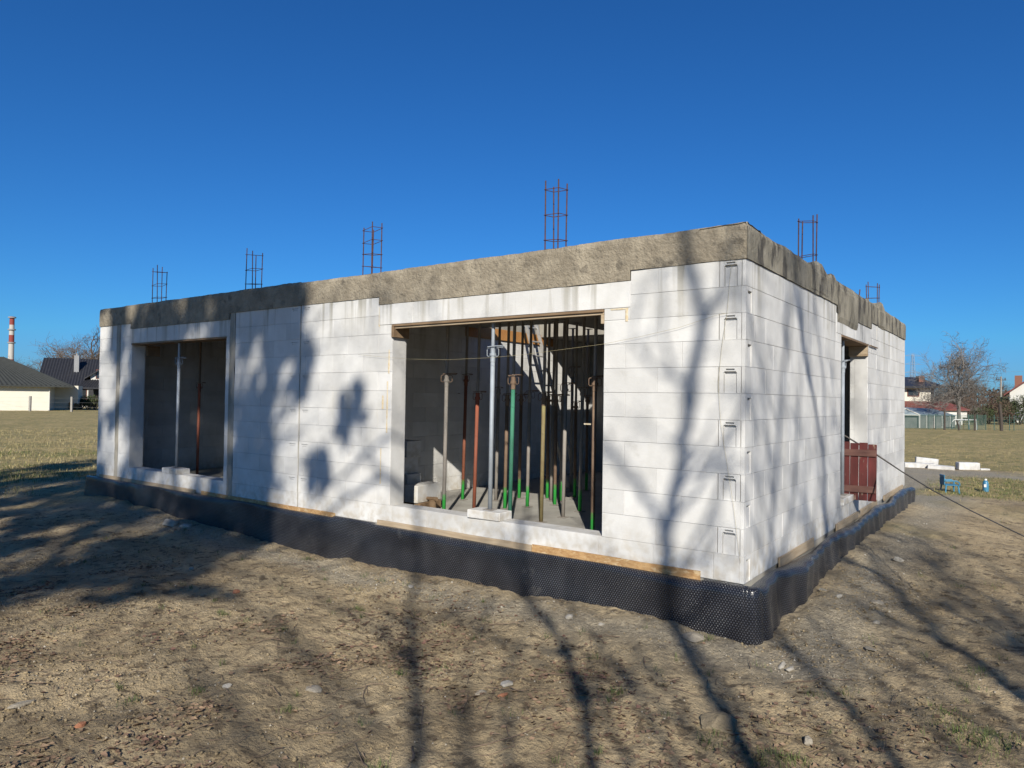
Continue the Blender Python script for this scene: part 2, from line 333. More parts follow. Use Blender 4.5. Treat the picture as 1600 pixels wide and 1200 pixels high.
def finish_ground():
    m = M['ground']; N, L, b = nodes(m); dirt = b.inputs['Base Color'].links[0].from_socket; tc = [n for n in N if n.type == 'TEX_COORD'][0]
    def noise(sc, det=8., v=None):
        n = N.new('ShaderNodeTexNoise'); n.inputs['Scale'].default_value = sc; n.inputs['Detail'].default_value = det; n.inputs['Roughness'].default_value = .65
        if v:
            mp = N.new('ShaderNodeMapping'); mp.inputs['Scale'].default_value = v; L.new(tc.outputs['Object'], mp.inputs[0]); L.new(mp.outputs[0], n.inputs['Vector'])
        else: L.new(tc.outputs['Object'], n.inputs['Vector'])
        return n.outputs[0]
    def rmp(s, lo, hi, a=0, c=1):
        r = N.new('ShaderNodeMapRange'); r.inputs[1].default_value = lo; r.inputs[2].default_value = hi; r.inputs[3].default_value = a; r.inputs[4].default_value = c; L.new(s, r.inputs[0]); return r.outputs[0]
    def mix(f, a, c):
        x = N.new('ShaderNodeMix'); x.data_type = 'RGBA'; L.new(f, x.inputs[0])
        for i, v in ((6, a), (7, c)):
            if isinstance(v, tuple): x.inputs[i].default_value = (*v, 1)
            else: L.new(v, x.inputs[i])
        return x.outputs[2]
    def att(nm):
        a = N.new('ShaderNodeAttribute'); a.attribute_name = nm; return a.outputs['Fac']
    def mul(a, c):
        x = N.new('ShaderNodeMath'); x.operation = 'MULTIPLY'; L.new(a, x.inputs[0]); L.new(c, x.inputs[1]); return x.outputs[0]
    grav = mix(rmp(noise(30), .4, .62), (.36,.315,.235), (.20,.175,.13))
    gr = mix(rmp(noise(.35), .42, .6), (0.400,0.304,0.136), (0.272,0.220,0.088))
    gr = mix(rmp(noise(2.2), .47, .62), gr, (0.136,0.140,0.048))
    gr = mix(rmp(noise(9), .5, .7), gr, (0.360,0.288,0.144)); gr = mix(rmp(noise(5, 8., (1, 3, 1)), .5, .66), gr, (0.176,0.136,0.068))
    col = mix(att('gravel'), dirt, grav); col = mix(att('grass'), col, gr)
    crumbs = N.new('ShaderNodeTexVoronoi'); crumbs.inputs['Scale'].default_value = 38; L.new(tc.outputs['Object'], crumbs.inputs['Vector'])
    cm = rmp(crumbs.outputs['Distance'], .14, .10, 0, 1); cm = mul(cm, rmp(noise(5), .50, .62)); cm = mul(cm, rmp(att('gravel'), 0, .6, .25, 1))
    col = mix(cm, col, (.62,.59,.52)); L.new(col, b.inputs['Base Color'])
finish_ground()
g = raw('ground', V, Fq, M['ground'], smooth=True); tag(g, kind='structure')
for nm, fn in (('grass', grassmask), ('gravel', gravelmask)):
    g.data.attributes.new(nm, 'FLOAT', 'POINT').data.foreach_set('value', fn(GX, GY).astype(np.float32).ravel())

# ------------------------------------------------------------------ house shell
LX, WY = -12.53, 9.64; CH = .24; TH = .25
house = empty('unfinished_house', (0, 0, 0), 'white block shell of a bungalow under construction with grey concrete ring beam', 'building')
def block(mb, fr, a0, a1, z0, z1, th=TH, rec=None, g=.0016, ch=.0026, core=True):
    """fr(a, d, z) -> xyz ; d = depth into the wall"""
    o = random.uniform(-.0015, .0015); t = random.uniform(-1, 1); ga = g*random.uniform(.2, .7); gz_ = g*random.uniform(.4, .9); a0 += ga; a1 -= ga; z0 += gz_; z1 -= gz_
    tl = random.uniform(-.0012, .0012)
    if rec is None:
        c4 = [ch]*4
        if random.random() < .16: c4[random.randrange(4)] = random.uniform(.010, .028)
        if 1: v = [fr(a0+c4[0], o+tl, z0+c4[0]*.8), fr(a1-c4[1], o-tl, z0+c4[1]*.7), fr(a1-c4[2], o-tl, z1-c4[2]*.8), fr(a0+c4[3], o+tl, z1-c4[3]*.6),
             fr(a0, o+ch, z0), fr(a1, o+ch, z0), fr(a1, o+ch, z1), fr(a0, o+ch, z1),
             fr(a0, th, z0), fr(a1, th, z0), fr(a1, th, z1), fr(a0, th, z1)]
        else: v = [fr(a0+ch, o+tl, z0+ch), fr(a1-ch, o-tl, z0+ch), fr(a1-ch, o-tl, z1-ch), fr(a0+ch, o+tl, z1-ch),
             fr(a0, o+ch, z0), fr(a1, o+ch, z0), fr(a1, o+ch, z1), fr(a0, o+ch, z1),
             fr(a0, th, z0), fr(a1, th, z0), fr(a1, th, z1), fr(a0, th, z1)]
        f = [(0,1,2,3),(0,4,5,1),(1,5,6,2),(2,6,7,3),(3,7,4,0),(4,8,9,5),(5,9,10,6),(6,10,11,7),(7,11,8,4),(8,11,10,9)]
        mb.add(v, f, t)
    else:
        xs = sorted({a0, a1, *[q for r in rec for q in r[:2]]}); zs = sorted({z0, z1, *[q for r in rec for q in r[2:4]]})
        D = np.full((len(xs)-1, len(zs)-1), o)
        for r in rec:
            for p in range(len(xs)-1):
                for q in range(len(zs)-1):
                    if xs[p] >= r[0]-1e-6 and xs[p+1] <= r[1]+1e-6 and zs[q] >= r[2]-1e-6 and zs[q+1] <= r[3]+1e-6: D[p, q] = r[4]
        nx, nz = D.shape
        for p in range(nx):
            for q in range(nz):
                d = D[p, q]; mb.add([fr(xs[p], d, zs[q]), fr(xs[p+1], d, zs[q]), fr(xs[p+1], d, zs[q+1]), fr(xs[p], d, zs[q+1])], [(0,1,2,3)], t)
                if p+1 < nx and D[p+1, q] != d: e = D[p+1, q]; mb.add([fr(xs[p+1], d, zs[q]), fr(xs[p+1], e, zs[q]), fr(xs[p+1], e, zs[q+1]), fr(xs[p+1], d, zs[q+1])], [(0,1,2,3)], t)
                if q+1 < nz and D[p, q+1] != d: e = D[p, q+1]; mb.add([fr(xs[p], d, zs[q+1]), fr(xs[p+1], d, zs[q+1]), fr(xs[p+1], e, zs[q+1]), fr(xs[p], e, zs[q+1])], [(0,1,2,3)], t)
        v = [fr(a0, o, z0), fr(a1, o, z0), fr(a1, o, z1), fr(a0, o, z1), fr(a0, th, z0), fr(a1, th, z0), fr(a1, th, z1), fr(a0, th, z1)]
        mb.add(v, [(0,4,5,1),(1,5,6,2),(2,6,7,3),(3,7,4,0),(4,7,6,5)], t)
    dd = random.uniform(.007, .010) if rec is None else .045
    e = .0025; q0, q1, r0, r1 = a0-e-g, a1+e+g, z0-e-g, z1+e+g
    if a1-a0 > .05 and core: mb.core.append((q0, q1, r0, r1, dd))
def cores(mb, fr, th=TH):
    for q0, q1, r0, r1, dd in mb.core:
        v = [fr(q, d, r) for q, d, r in ((q0,dd,r0),(q1,dd,r0),(q1,dd,r1),(q0,dd,r1),(q0,th-.012,r0),(q1,th-.012,r0),(q1,th-.012,r1),(q0,th-.012,r1))]
        mb.add(v, [(0,1,2,3),(0,4,5,1),(1,5,6,2),(2,6,7,3),(3,7,4,0),(4,7,6,5)], -1)
def run(a0, a1, off, L=.59):
    c = [a0]; x = math.floor((a0-off)/L)*L+off
    while x < a1:
        if x > a0+.09 and x < a1-.09: c.append(x)
        x += L
    return c+[a1]
def handle(a0, z0, w=.25, flip=False):
    p0, p1 = (a0+.055, a0+.175)
    return [(a0+.008, a0+.016, z0+.004, z0+.236, .03), (p0, p0+.007, z0+.004, z0+.190, .018), (p0+.007, p1-.007, z0+.004, z0+.176, .009), (p1-.007, p1, z0+.004, z0+.190, .018), (p0+.007, p1-.007, z0+.176, z0+.198, .032), (p0+.02, p1-.02, z0+.208, z0+.222, .022), (a0+.212, a0+.219, z0+.004, z0+.236, .03)]
frF = lambda a, d, z: (a, d, z)
mb = MB(); mb.core = []
for r in range(12):
    z0, z1 = r*CH, (r+1)*CH; odd = r % 2; xe = -.25 if odd else -.037; segs = []
    segs.append((LX, -11.83))
    if r == 0: segs += [(-11.68, -8.08)]
    else:
        segs += [(-11.68, -11.25 if r < 10 else (-11.29))] + ([(-8.17, -8.08)] if r < 10 else [])
    segs.append((-7.92, -6.315))
    if r == 0: segs.append((-6.285, xe))
    else: segs += [(-6.285, -4.45 if r < 10 else -4.69), (-1.42 if r < 10 else -1.13, xe)]
    for s0, s1 in segs:
        off = (-.25 if odd else -.59) if s1 > -1.5 and s0 > -5 else (s0 + (.3 if odd else 0)+.11)
        c = run(s0, s1, off)
        for p, q in zip(c[:-1], c[1:]):
            rec = None
            if odd and abs(q+6.315) < .01: rec = [(q-.19, q-.05, z0+.196, z0+.204, .02), (q-.17, q-.07, z0+.172, z0+.178, .012)]
            if odd and abs(p+6.285) < .01: rec = [(p+.05, p+.19, z0+.196, z0+.204, .02), (p+.07, p+.17, z0+.172, z0+.178, .012)]
            block(mb, frF, p, q, z0, z1, rec=rec)
    if r == 10:
        for s0, s1 in ((-4.69, -4.45), (-1.42, -1.13), (-8.17, -8.08)): block(mb, frF, s0, s1, z0, 2.52)
        block(mb, frF, -11.29, -11.25, z0, 2.52)
    if odd:   # end face of the right wall's block, with its grip pocket
        block(mb, frF, -.25, 0, z0, z1, rec=handle(-.25, z0), th=.249, core=False)
cores(mb, frF); mb.build('front_wall', M['aac'], house)
for (s0, s1) in ((-11.29, -8.07), (-4.69, -1.13)):
    mb = MB(); mb.core = []; n = 6; c = [s0+(s1-s0)*k/n for k in range(n+1)]
    for p, q in zip(c[:-1], c[1:]): block(mb, lambda a, d, z: (a, d-.004, z), p, q, 2.52, 2.78)
    cores(mb, frF); mb.build('lintel', M['aac'], house)
# right wall
frR = lambda a, d, z: (-d, a, z)
mb = MB(); mb.core = []
for r in range(12):
    z0, z1 = r*CH, (r+1)*CH; odd = r % 2; ys = .25
    c0 = ys; segs = [(c0, WY)] if r == 0 else [(c0, 3.87 if r < 10 else 3.58), (5.75 if r < 10 else 6.01, WY)]
    for s0, s1 in segs:
        c = run(s0, s1, .59 if odd else .25+.0)
        if s0 < 1 and odd: c = c
        for p, q in zip(c[:-1], c[1:]): block(mb, frR, p, q, z0, z1)
    if r == 10:
        block(mb, frR, 3.58, 3.87, z0, 2.52); block(mb, frR, 5.75, 6.01, z0, 2.52)
    if not odd: # end of the front wall's block on the right face
        p0 = .10
        block(mb, frR, 0.001, .25, z0, z1, rec=[(.03,.036,z0+.01,z0+.235,.01),(.06,.17,z0+.004,z0+.18,.009),(.06,.17,z0+.18,z0+.203,.03),(.205,.211,z0+.01,z0+.235,.01)], th=.0355, core=False)
    else: block(mb, frR, .0005, .25, z0, z1, th=.03, core=False)
cores(mb, frR, .2)
for p, q in ((3.58, 4.19), (4.19, 4.8), (4.8, 5.41), (5.41, 6.01)): block(mb, lambda a, d, z: (-d+.003, a, z), p, q, 2.52, 2.78)
mb.build('right_wall', M['aac'], house)
# hidden and inner walls
def plain(name, x0, x1, y0, y1, holes=(), mt='aac_shaded'):
    mb = MB(); mb.core = []; al = (x1-x0) > (y1-y0)
    fr = (lambda a, d, z: (a, y0+d, z)) if al else (lambda a, d, z: (x1-d, a, z)); th = (y1-y0) if al else (x1-x0); A0, A1 = (x0, x1) if al else (y0, y1)
    for r in range(12):
        z0, z1 = r*CH, (r+1)*CH; cut = [(A0, A1)]
        for h0, h1, hz0, hz1 in holes:
            if z0 >= hz0-.01 and z1 <= hz1+.13: cut = [s for p, q in cut for s in (((p, h0), (h1, q)) if p < h0 and q > h1 else ((p, q),))]
        for p, q in cut:
            c = run(p, q, A0+(.295 if r % 2 else 0))
            for u, v in zip(c[:-1], c[1:]): block(mb, fr, u, v, z0, z1, th=th)
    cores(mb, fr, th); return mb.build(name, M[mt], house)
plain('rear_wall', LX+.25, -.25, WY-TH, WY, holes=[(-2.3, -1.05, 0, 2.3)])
plain('left_wall', LX, LX+TH, .25, WY-.001, mt='aac')
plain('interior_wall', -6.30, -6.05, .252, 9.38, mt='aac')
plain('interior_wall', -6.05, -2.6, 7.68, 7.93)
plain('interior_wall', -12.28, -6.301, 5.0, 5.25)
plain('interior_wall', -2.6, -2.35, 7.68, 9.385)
# fair-faced concrete cores and joints in the front wall
for a0, a1 in ((-11.83, -11.68), (-8.08, -7.92)):
    mb = MB(); zs = np.linspace(0, 2.88, 40); P = np.zeros((40, 4, 3))
    for ii, z in enumerate(zs):
        for k, q in enumerate(np.linspace(a0, a1, 4)): P[ii, k] = (q+(.05*vn(z*5, k*3., 8) if k in (0, 3) else 0), (.003 if k in (0, 3) else -.005)+.003*vn(q*20, z*9, 4), z)
    mb.grid(P, flip=True); mb.build('concrete_column', M['colc'], house)
mb = MB(); mb.box((-6.315, .010, 0), (-6.285, .24, 2.88)); mb.build('wall_joint', M['colc'], house)
# floor, roof slab with stair hole
mb = MB(); mb.box((LX+.02, .02, -.56), (-.02, WY-.02, -.002)); mb.build('floor_slab', M['floor'], house)
HX0, HX1, HY0, HY1 = -6.05, -4.2, 3.6, 5.65
mb = MB(); Z0, Z1 = 2.862, 3.165
mb.box((LX+.04, .04, Z0), (HX0, WY-.04, Z1)); mb.box((HX1, .04, Z0), (-.04, WY-.04, Z1)); mb.box((HX0, .04, Z0), (HX1, HY0, Z1)); mb.box((HX0, HY1, Z0), (HX1, WY-.04, Z1))
mb.build('roof_slab', M['ceil'], house)
# ring beam: rough cast faces
def ztF(x): return 3.205+.012*fbm(np.asarray(x)*2.2, np.zeros_like(x)+3, 3, 2)+.006*vn(np.asarray(x)*25, np.zeros_like(x), 6)+.012*(np.asarray(x) < -6.3)
def ztR(y):
    y = np.asarray(y, float); b = 3.20+.02*fbm(y*1.5, y*0+7, 3, 4)+.008*vn(y*22, y*0, 6)
    for c, wd, h in ((2.62, .42, .075), (3.35, .22, .05), (6.95, .32, .10), (5.75, .12, .03)): b = b+h*np.clip(1.6-np.abs(y-c)/wd*1.6, 0, 1)
    return b
def cast_face(mb, segs, fr, zt, st, amp):
    for s0, s1, zb in segs:
        a = np.linspace(s0, s1, int((s1-s0)/st)+2); n = 9; P = np.zeros((len(a), n+1, 3)); top = zt(a)
        for k in range(n):
            f = k/(n-1); z = zb+(top-zb)*f; low = .006*vn(a*7, a*0+3, 12)*(k == 0)
            d = -.012-.004*_h(np.floor(a/1.25).astype(np.int64), np.zeros(len(a), np.int64), 5)-amp*fbm(a*3, z*3, 3, 15)-.004*vn(a*30, z*30, 18)+(.015 if k == n-1 else 0)
            for q in range(len(a)): P[q, k+1] = fr(a[q], d[q], z[q]+low[q])
        for q in range(len(a)): P[q, 0] = fr(a[q], .06, zb+.004)
        mb.grid(P)
mb = MB(); fs = [(LX, -11.29, 2.88), (-11.29, -8.07, 2.782), (-8.07, -4.69, 2.88), (-4.69, -1.13, 2.782), (-1.13, .012, 2.88)]
cast_face(mb, fs, lambda a, d, z: (a, d, z), ztF, .045, .010)
a = np.linspace(LX, .012, 270); P = np.zeros((270, 9, 3)); tp = ztF(a)
for k in range(9): P[:, k, 0] = a; P[:, k, 1] = .003+k*.06; P[:, k, 2] = tp*(1 if k == 0 else 0)+(0 if k == 0 else 1)*(3.195+.012*vn(a*9, a*0+k*1.7, 40)+.012*vn(a*30, a*0+k*3, 41)-.03*(k > 6))
P[:, 8, 2] = 3.15; mb.grid(P)
mb.build('ring_beam', M['conc'], house)
mb = MB(); cast_face(mb, [(-.012, 3.58, 2.88), (3.58, 6.01, 2.782), (6.01, WY, 2.88)], lambda a, d, z: (-d, a, z), ztR, .045, .005)
# vertical board marks: two shallow proud panels and a patch hanging over the lintel
for y0, y1, zb, zt2 in ((2.18, 3.10, 2.885, 3.17), (3.62, 4.95, 2.66, 3.16), (6.62, 7.25, 2.86, 3.18)):
    yy = np.linspace(y0, y1, 20); P = np.zeros((20, 8, 3))
    for k in range(8):
        f = k/7; dd = .021+.003*vn(yy*6, yy*0+k, 9); dd = dd if 0 < k < 7 else dd*0+.004
        P[:, k, 0] = dd; P[:, k, 1] = yy; P[:, k, 2] = zb+(zt2-zb)*f+.02*vn(yy*4, yy*0, 55)*(k < 2)
    P[0, :, 0] = .004; P[-1, :, 0] = .004; mb.grid(P)
a = np.linspace(-.012, WY, 210); P = np.zeros((210, 9, 3)); tp = ztR(a)
for k in range(9): P[:, k, 1] = a; P[:, k, 0] = -.003-k*.06; P[:, k, 2] = tp*(1 if k == 0 else 0)+(0 if k == 0 else 1)*(3.192+(tp-3.2)*(k < 5)+.012*vn(a*9, a*0+k*1.7, 44))
P[:, 8, 2] = 3.15; mb.grid(P, flip=True)
mb.build('ring_beam', M['conc_side'], house)
# the far-left and rear ring faces
mb = MB(); mb.box((LX-.01, .02, 2.885), (LX+.06, WY, 3.19)); mb.box((LX+.06, WY-.05, 2.885), (-.04, WY+.01, 3.19)); mb.build('ring_beam', M['conc'], house)
# rebar cages
def cage(cx, cy, zb, zt, wd=.165, lean=(0,0), n=3):
    mb = MB(); h = wd/2; tops = [zt+random.uniform(-.07, .04) for _ in range(4)]; cs = [(-h,-h),(h,-h),(h,h),(-h,h)]; jl = [(random.uniform(-.006,.006), random.uniform(-.006,.006)) for _ in range(4)]
    for (dx, dy), tz, jj in zip(cs, tops, jl):
        mb.tube([(cx+dx+jj[0], cy+dy+jj[1], zb-.1), (cx+dx, cy+dy, (zb+tz)/2), (cx+dx+lean[0]-jj[0], cy+dy+lean[1]-jj[1], tz)], .0075, 6)
    for k in range(n):
        z = zb+.12+(zt-zb-.2)*k/(n-1) if n > 1 else zt; e = h+.011; f = (z-zb)/(zt-zb); o = (lean[0]*f, lean[1]*f); tl = random.uniform(-.02, .02)
        mb.tube([(cx+o[0]+px*e, cy+o[1]+py*e, z+tl*px+.01*py) for px, py in ((-1,-1),(1,-1),(1,1),(-1,1),(-1,-1))], .0042, 5)
    return mb.build('rebar_cage', M['rust'], house)
for cx, zt, n in ((-10.55, 3.86, 3), (-7.66, 3.85, 3), (-4.99, 3.90, 4), (-2.10, 3.95, 3)): cage(cx, .13, 3.2, zt, n=n)
cage(-.13, 2.64, 3.25, 3.86, n=2); cage(-.13, 6.93, 3.27, 3.66, n=2)
mb = MB(); mb.tube([(-.08, 5.42, 3.1), (-.07, 5.50, 3.34)], .009, 6); mb.build('rebar_stub', M['rust'], house)

# membrane round the foundation: swept sheet with UVs in metres
def memb():
    path = []
    for x in np.arange(-12.72, .06, .03): path.append((x, 0, 'F'))
    for th in np.linspace(0, math.pi/2, 9)[1:-1]: path.append((th, 0, 'C'))
    for y in np.arange(.0, 9.80, .03): path.append((0, y, 'R'))
    rows = 18; Pm = np.zeros((len(path), rows, 3)); UV = np.zeros((len(path), rows, 2)); sl_ = 0; prev = None
    for ii, (a, b, k) in enumerate(path):
        if k == 'F':
            n = np.array([0, -1.0]); base = np.array([a, 0.0]); s = a; off = .12+.035*fbm(s*1.3, 1., 2, 50)+.022*math.sin(s*5.3+2*math.sin(s*1.7))*(.3+.7*ss(-6.5, -9, s))+.03*ss(-.9, .06, s)
            top = -.02+.012*vn(s*2.2, 4., 51)+.02*(s > -.36)+.02*(-5.45 < s < -4.66); low = -.75
        elif k == 'C':
            n = np.array([math.sin(a), -math.cos(a)]); base = np.array([.03, -.0]); off = .145*(1+.26*math.sin(a*2)); top = -.005; low = -.75
        else:
            n = np.array([1.0, 0]); base = np.array([0.03, b]); s = b; top = -.05+.03*vn(s*1.8, 9., 61); low = -.75
            off = .15+.03*fbm(s*1.25, 2., 2, 60)+.024*math.sin(s*3.6+1.2+1.5*math.sin(s*.9))+.012*math.sin(s*17)+.07*math.exp(-((s-1.15)/.4)**2)
        for r in range(rows):
            f = r/(rows-1)
            if f < .72: g_ = f/.72; z = low+(top-low)*g_; d = off+.012*math.sin(g_*5+ii*.07)-.02*g_
            else:
                g_ = (f-.72)/.28; z = top+.018*math.sin(g_*math.pi*.9)-.006*g_; d = (off-.02)*(1-g_)+.024*g_
                if k == 'R': z += .028*g_*(1+math.sin(b*2.4))
            q = base+n*d; Pm[ii, r] = (q[0], q[1], z)
        if prev is not None: sl_ += np.linalg.norm(Pm[ii, 4, :2]-prev)
        prev = Pm[ii, 4, :2].copy(); hh = 0
        for r in range(rows):
            if r: hh += np.linalg.norm(Pm[ii, r]-Pm[ii, r-1])
            UV[ii, r] = (sl_, hh)
    m, n = Pm.shape[:2]; i, j = np.meshgrid(np.arange(m-1), np.arange(n-1), indexing='ij'); a = (i*n+j).ravel(); F = np.stack([a, a+n, a+n+1, a+1], 1)
    o = raw('foundation_membrane', Pm.reshape(-1, 3), F, M['memb'], house, smooth=True)
    uv = o.data.uv_layers.new(name='UVMap'); uv.data.foreach_set('uv', UV.reshape(-1, 2)[F.ravel()].astype(np.float32).ravel())
memb()
# strips of board nailed along the foot of the walls
def strip(y0, y1, mt, side, z0=-.035, z1=.055, tilt=0):
    mb = MB(); n = 14; t = .022
    c = np.linspace(y0, y1, n)
    pr = []
    for q in c:
        w1 = .006*vn(q*3, 2., 70); zz0 = z0+w1; zz1 = z1+w1+.004*vn(q*9, 1., 71)
        for d, z in ((-.004, zz0), (-t, zz0), (-t, zz1), (-.004, zz1)):
            pr.append((q, d-.004, z) if side == 'F' else (-d+.006, q, z))
    fs = [(4*k+e, 4*k+(e+1) % 4, 4*k+4+(e+1) % 4, 4*k+4+e) for k in range(n-1) for e in range(4)]+[(3,2,1,0), (4*n-4, 4*n-3, 4*n-2, 4*n-1)]
    if side == 'R': fs = [f[::-1] for f in fs]
    mb.add(pr, fs); return mb.build('base_board', M[mt], house)
strip(-12.35, -8.95, 'plank', 'F', -.03, .045); strip(-8.75, -5.47, 'osb', 'F', -.03, .04); strip(-4.64, -2.26, 'plank', 'F', -.03, .048); strip(-2.25, -.39, 'osb', 'F', -.03, .058)
strip(1.02, 2.37, 'plank', 'R', -.04, .06); strip(3.55, 6.45, 'plank', 'R', -.04, .055); strip(7.12, 9.25, 'plank', 'R', -.03, .055)
# foam and glue smears beside the openings
M['foam'] = mat('foam_smear', (.66,.50,.28), (.74,.66,.50), 30, .9, .5, 80, bdist=.004)
for (x, z0, z1, wd) in ((-4.50, 1.9, 2.2, .010), (-4.52, 1.15, 1.8, .009), (-4.62, .5, .95, .008), (-4.60, 1.45, 1.62, .012), (-1.25, 2.50, 2.515, .09), (-1.17, 2.38, 2.50, .012), (-4.69, 2.5, 2.75, .006), (-1.60, 1.35, 1.365, .04)):
    mb = MB(); n = max(4, int((z1-z0)/.03)); P = np.zeros((n, 3, 3))
    for k, z in enumerate(np.linspace(z0, z1, n)):
        w_ = wd*(.6+1.2*(vn(z*17, x*9, 80)+.5)); P[k] = [(x-w_, -.0022, z), (x, -.006, z), (x+w_, -.0022, z)]
    mb.grid(P, flip=True); mb.build('foam_smear', M['foam'], house)

# ------------------------------------------------------------------ formwork under the lintels and in the stair hole
def form(label, mt, boxes, loc, name='formwork_board', group=None):
    e = empty(name, loc, label, 'board', group); ms = {}
    for nm, a, b, mm in boxes:
        q = MB(); q.bev(a, b, .003); q.build(nm, M[mm], e)
    return e
form('brown formwork boards under the lintel of the wide middle opening', '', [('soffit_board', (-4.445, -.022, 2.488), (-1.425, .262, 2.514), 'plank_dark'), ('edge_batten', (-4.44, .00, 2.462), (-1.43, .045, 2.4875), 'plank'), ('end_block', (-4.446, -.024, 2.355), (-4.405, .255, 2.4875), 'plank_dark'), ('end_block', (-1.452, -.015, 2.37), (-1.424, .20, 2.461), 'plank')], (-2.9, .1, 2.49))
form('dark formwork board under the lintel of the left opening', '', [('soffit_board', (-11.245, -.01, 2.488), (-8.175, .262, 2.514), 'plank_dark'), ('end_block', (-11.245, .26, 2.30), (-11.20, .50, 2.487), 'plank_dark')], (-9.7, .1, 2.49))
form('brown formwork boards under the lintel of the narrow right side opening', '', [('soffit_board', (-.262, 3.875, 2.488), (.012, 5.745, 2.514), 'plank_dark'), ('end_block', (-.26, 5.68, 2.335), (.006, 5.746, 2.4875), 'plank'), ('pin', (.01, 5.80, 2.50), (.03, 6.45, 2.515), 'plank_dark')], (-.1, 4.8, 2.49))
o = MB(); o.bev((-6.045, 3.3, 2.70), (-6.015, 6.25, 2.905), .003); ob = tag(o.build('formwork_board', M['orange']), 'orange formwork board edging the stair hole above the inner wall', 'board')
o = MB()
for k in range(5): o.bev((-4.1+k*.42, .9, 2.80), (-4.02+k*.42, 7.4, 2.858), .004)
ob = None

# ------------------------------------------------------------------ steel props
def prop(x, y, zb, zt, zc, tm, label, lean=(0, 0), hrot=0., inner='greyp', side=1):
    e = empty('steel_prop', (x, y, zb), label, 'prop', 'steel props holding up the slab and lintels')
    H = zt-zb; hc = zc-zb; L_ = lambda z: np.array([lean[0]*z/H, lean[1]*z/H, z])
    def bd(mb, nm, m): return mb.build(nm, m, e, world=False, smooth=False)
    q = MB(); q.bev((-.06, -.06, .002), (.06, .06, .010), .002); bd(q, 'base_plate', T['greyp'])
    q = MB(); q.tube([L_(.010), L_(hc-.10)], .0255, 14); o = bd(q, 'outer_tube', T[tm]); o.data.polygons.foreach_set('use_smooth', [True]*len(o.data.polygons))
    q = MB(); q.tube([L_(hc-.10), L_(hc+.06)], .029, 14); q.tube([L_(hc-.03), L_(hc+.0)], .039, 12); bd(q, 'collar', T['brown' if tm in ('green', 'olive', 'brown') else tm])
    q = MB(); q.tube([L_(hc+.06), L_(H-.008)], .0205, 12); o = bd(q, 'inner_tube', T[inner])
    cz = L_(hc+.02); c, s = math.cos(hrot), math.sin(hrot); q = MB()
    loop = [(.03,0,.035),(.062,0,.035),(.074,0,.022),(.074,0,-.042),(.062,0,-.055),(.035,0,-.055)]
    for sg in (1, -1): q.tube([(cz[0]+sg*px*c, cz[1]+sg*px*s, cz[2]+pz) for px, py, pz in loop], .0048, 6)
    q.tube([(cz[0]+px*c-py*s, cz[1]+px*s+py*c, cz[2]+.05+pz) for px, py, pz in ((-.05,-.04,0),(.05,-.04,.01),(.12,-.03,.012),(.14,0,.01),(.12,.03,.0),(.03,.04,0))], .006, 6); bd(q, 'handle', T['galv' if tm == 'galv' else 'brown'])
    q = MB(); q.bev((lean[0]-.06, lean[1]-.06, H-.008), (lean[0]+.06, lean[1]+.06, H-.001), .002); bd(q, 'head_plate', T['greyp'])
    return e
def ax(px, y, py=700): return float(on(px, py, 1, y)[0])
ZS = 2.860
PR = [ (695, .85, 1.85, 'grey', 'grey brown steel prop nearest the left jamb of the wide opening', (.02,0)),
 (724, 2.28, 1.9, 'redg', 'rusty red prop with green foot, second from left in the wide opening', (.05,0)),
 (742, 1.45, 1.62, 'red', 'tall plain rust red prop just left of the galvanised one', (.06,0)),
 (776, 2.55, 1.7, 'greyp', 'thin pale grey prop just right of the galvanised one', (.03,0)),
 (790, 2.0, 1.6, 'brown', 'dark shaded prop just left of the green painted prop', (.03,0)),
 (798, .85, 1.82, 'green', 'green painted steel prop with rusty collar and brown foot', (.04,0)),
 (812, 3.0, 1.6, 'brown', 'dark prop deep inside, just right of the green painted prop', (.03,0)),
 (825, 2.36, 1.65, 'grey', 'grey prop with bright green foot between the green and the olive prop', (.03,0)),
 (847, 1.42, 1.62, 'olive', 'olive yellow worn prop in the middle of the right half', (.03,0)),
 (862, 3.12, 1.6, 'greyp', 'short lit grey prop far back, right of the olive prop', (.03,0)),
 (877, 3.22, 1.6, 'grey', 'far back prop with green foot just left of the tall grey one', (.03,0)),
 (881, 1.93, 1.75, 'greyp', 'tall plain grey prop fourth from the right jamb', (.03,0)),
 (907, 2.5, 1.7, 'grey', 'grey prop with green foot, second from the right jamb', (.04,0)),
 (927, .85, 1.80, 'brown', 'thick rusty brown prop with green foot closest to the right jamb', (.02,0)),
 (893, 4.3, 2.1, 'greyp', 'rear prop whose upper end is lit beside the ladder', (0,0)),
 (868, 2.8, 1.6, 'brown', 'dark rear prop just right of the olive prop', (0,0)),
 (899, 3.7, 1.5, 'brown', 'dark rear prop just right of the tall plain grey prop', (0,0)),
 (917, 4.6, 1.6, 'brown', 'dark rear prop just left of the prop closest to the right jamb', (0,0)),
 (856, 3.3, 1.6, 'brown', 'dark rearmost prop behind the olive prop', (0,0)),
 (705, 3.1, 1.6, 'brown', 'slim rear prop hidden behind the leftmost grey prop', (0,0))]
for k, (px, y, zc, tm, lb, ln) in enumerate(PR): prop(ax(px, y), y, 0, ZS if not (px == 893) else 2.85, zc, tm, lb, ln, random.uniform(-.6, .9))
prop(-2.93, .11, .335, 2.487, 2.12, 'galv', 'shiny galvanised prop standing on a white block on the middle opening sill', (.01,0), .2, 'galv')
prop(-9.80, .12, .33, 2.487, 2.15, 'galv', 'galvanised prop standing on a white block in the left opening', (0,0), .4, 'galv')
prop(ax(310, 1.15, 650), 1.15, 0, ZS, 1.75, 'red', 'rust red prop standing inside the left opening', (.02,0), .3, 'brown')
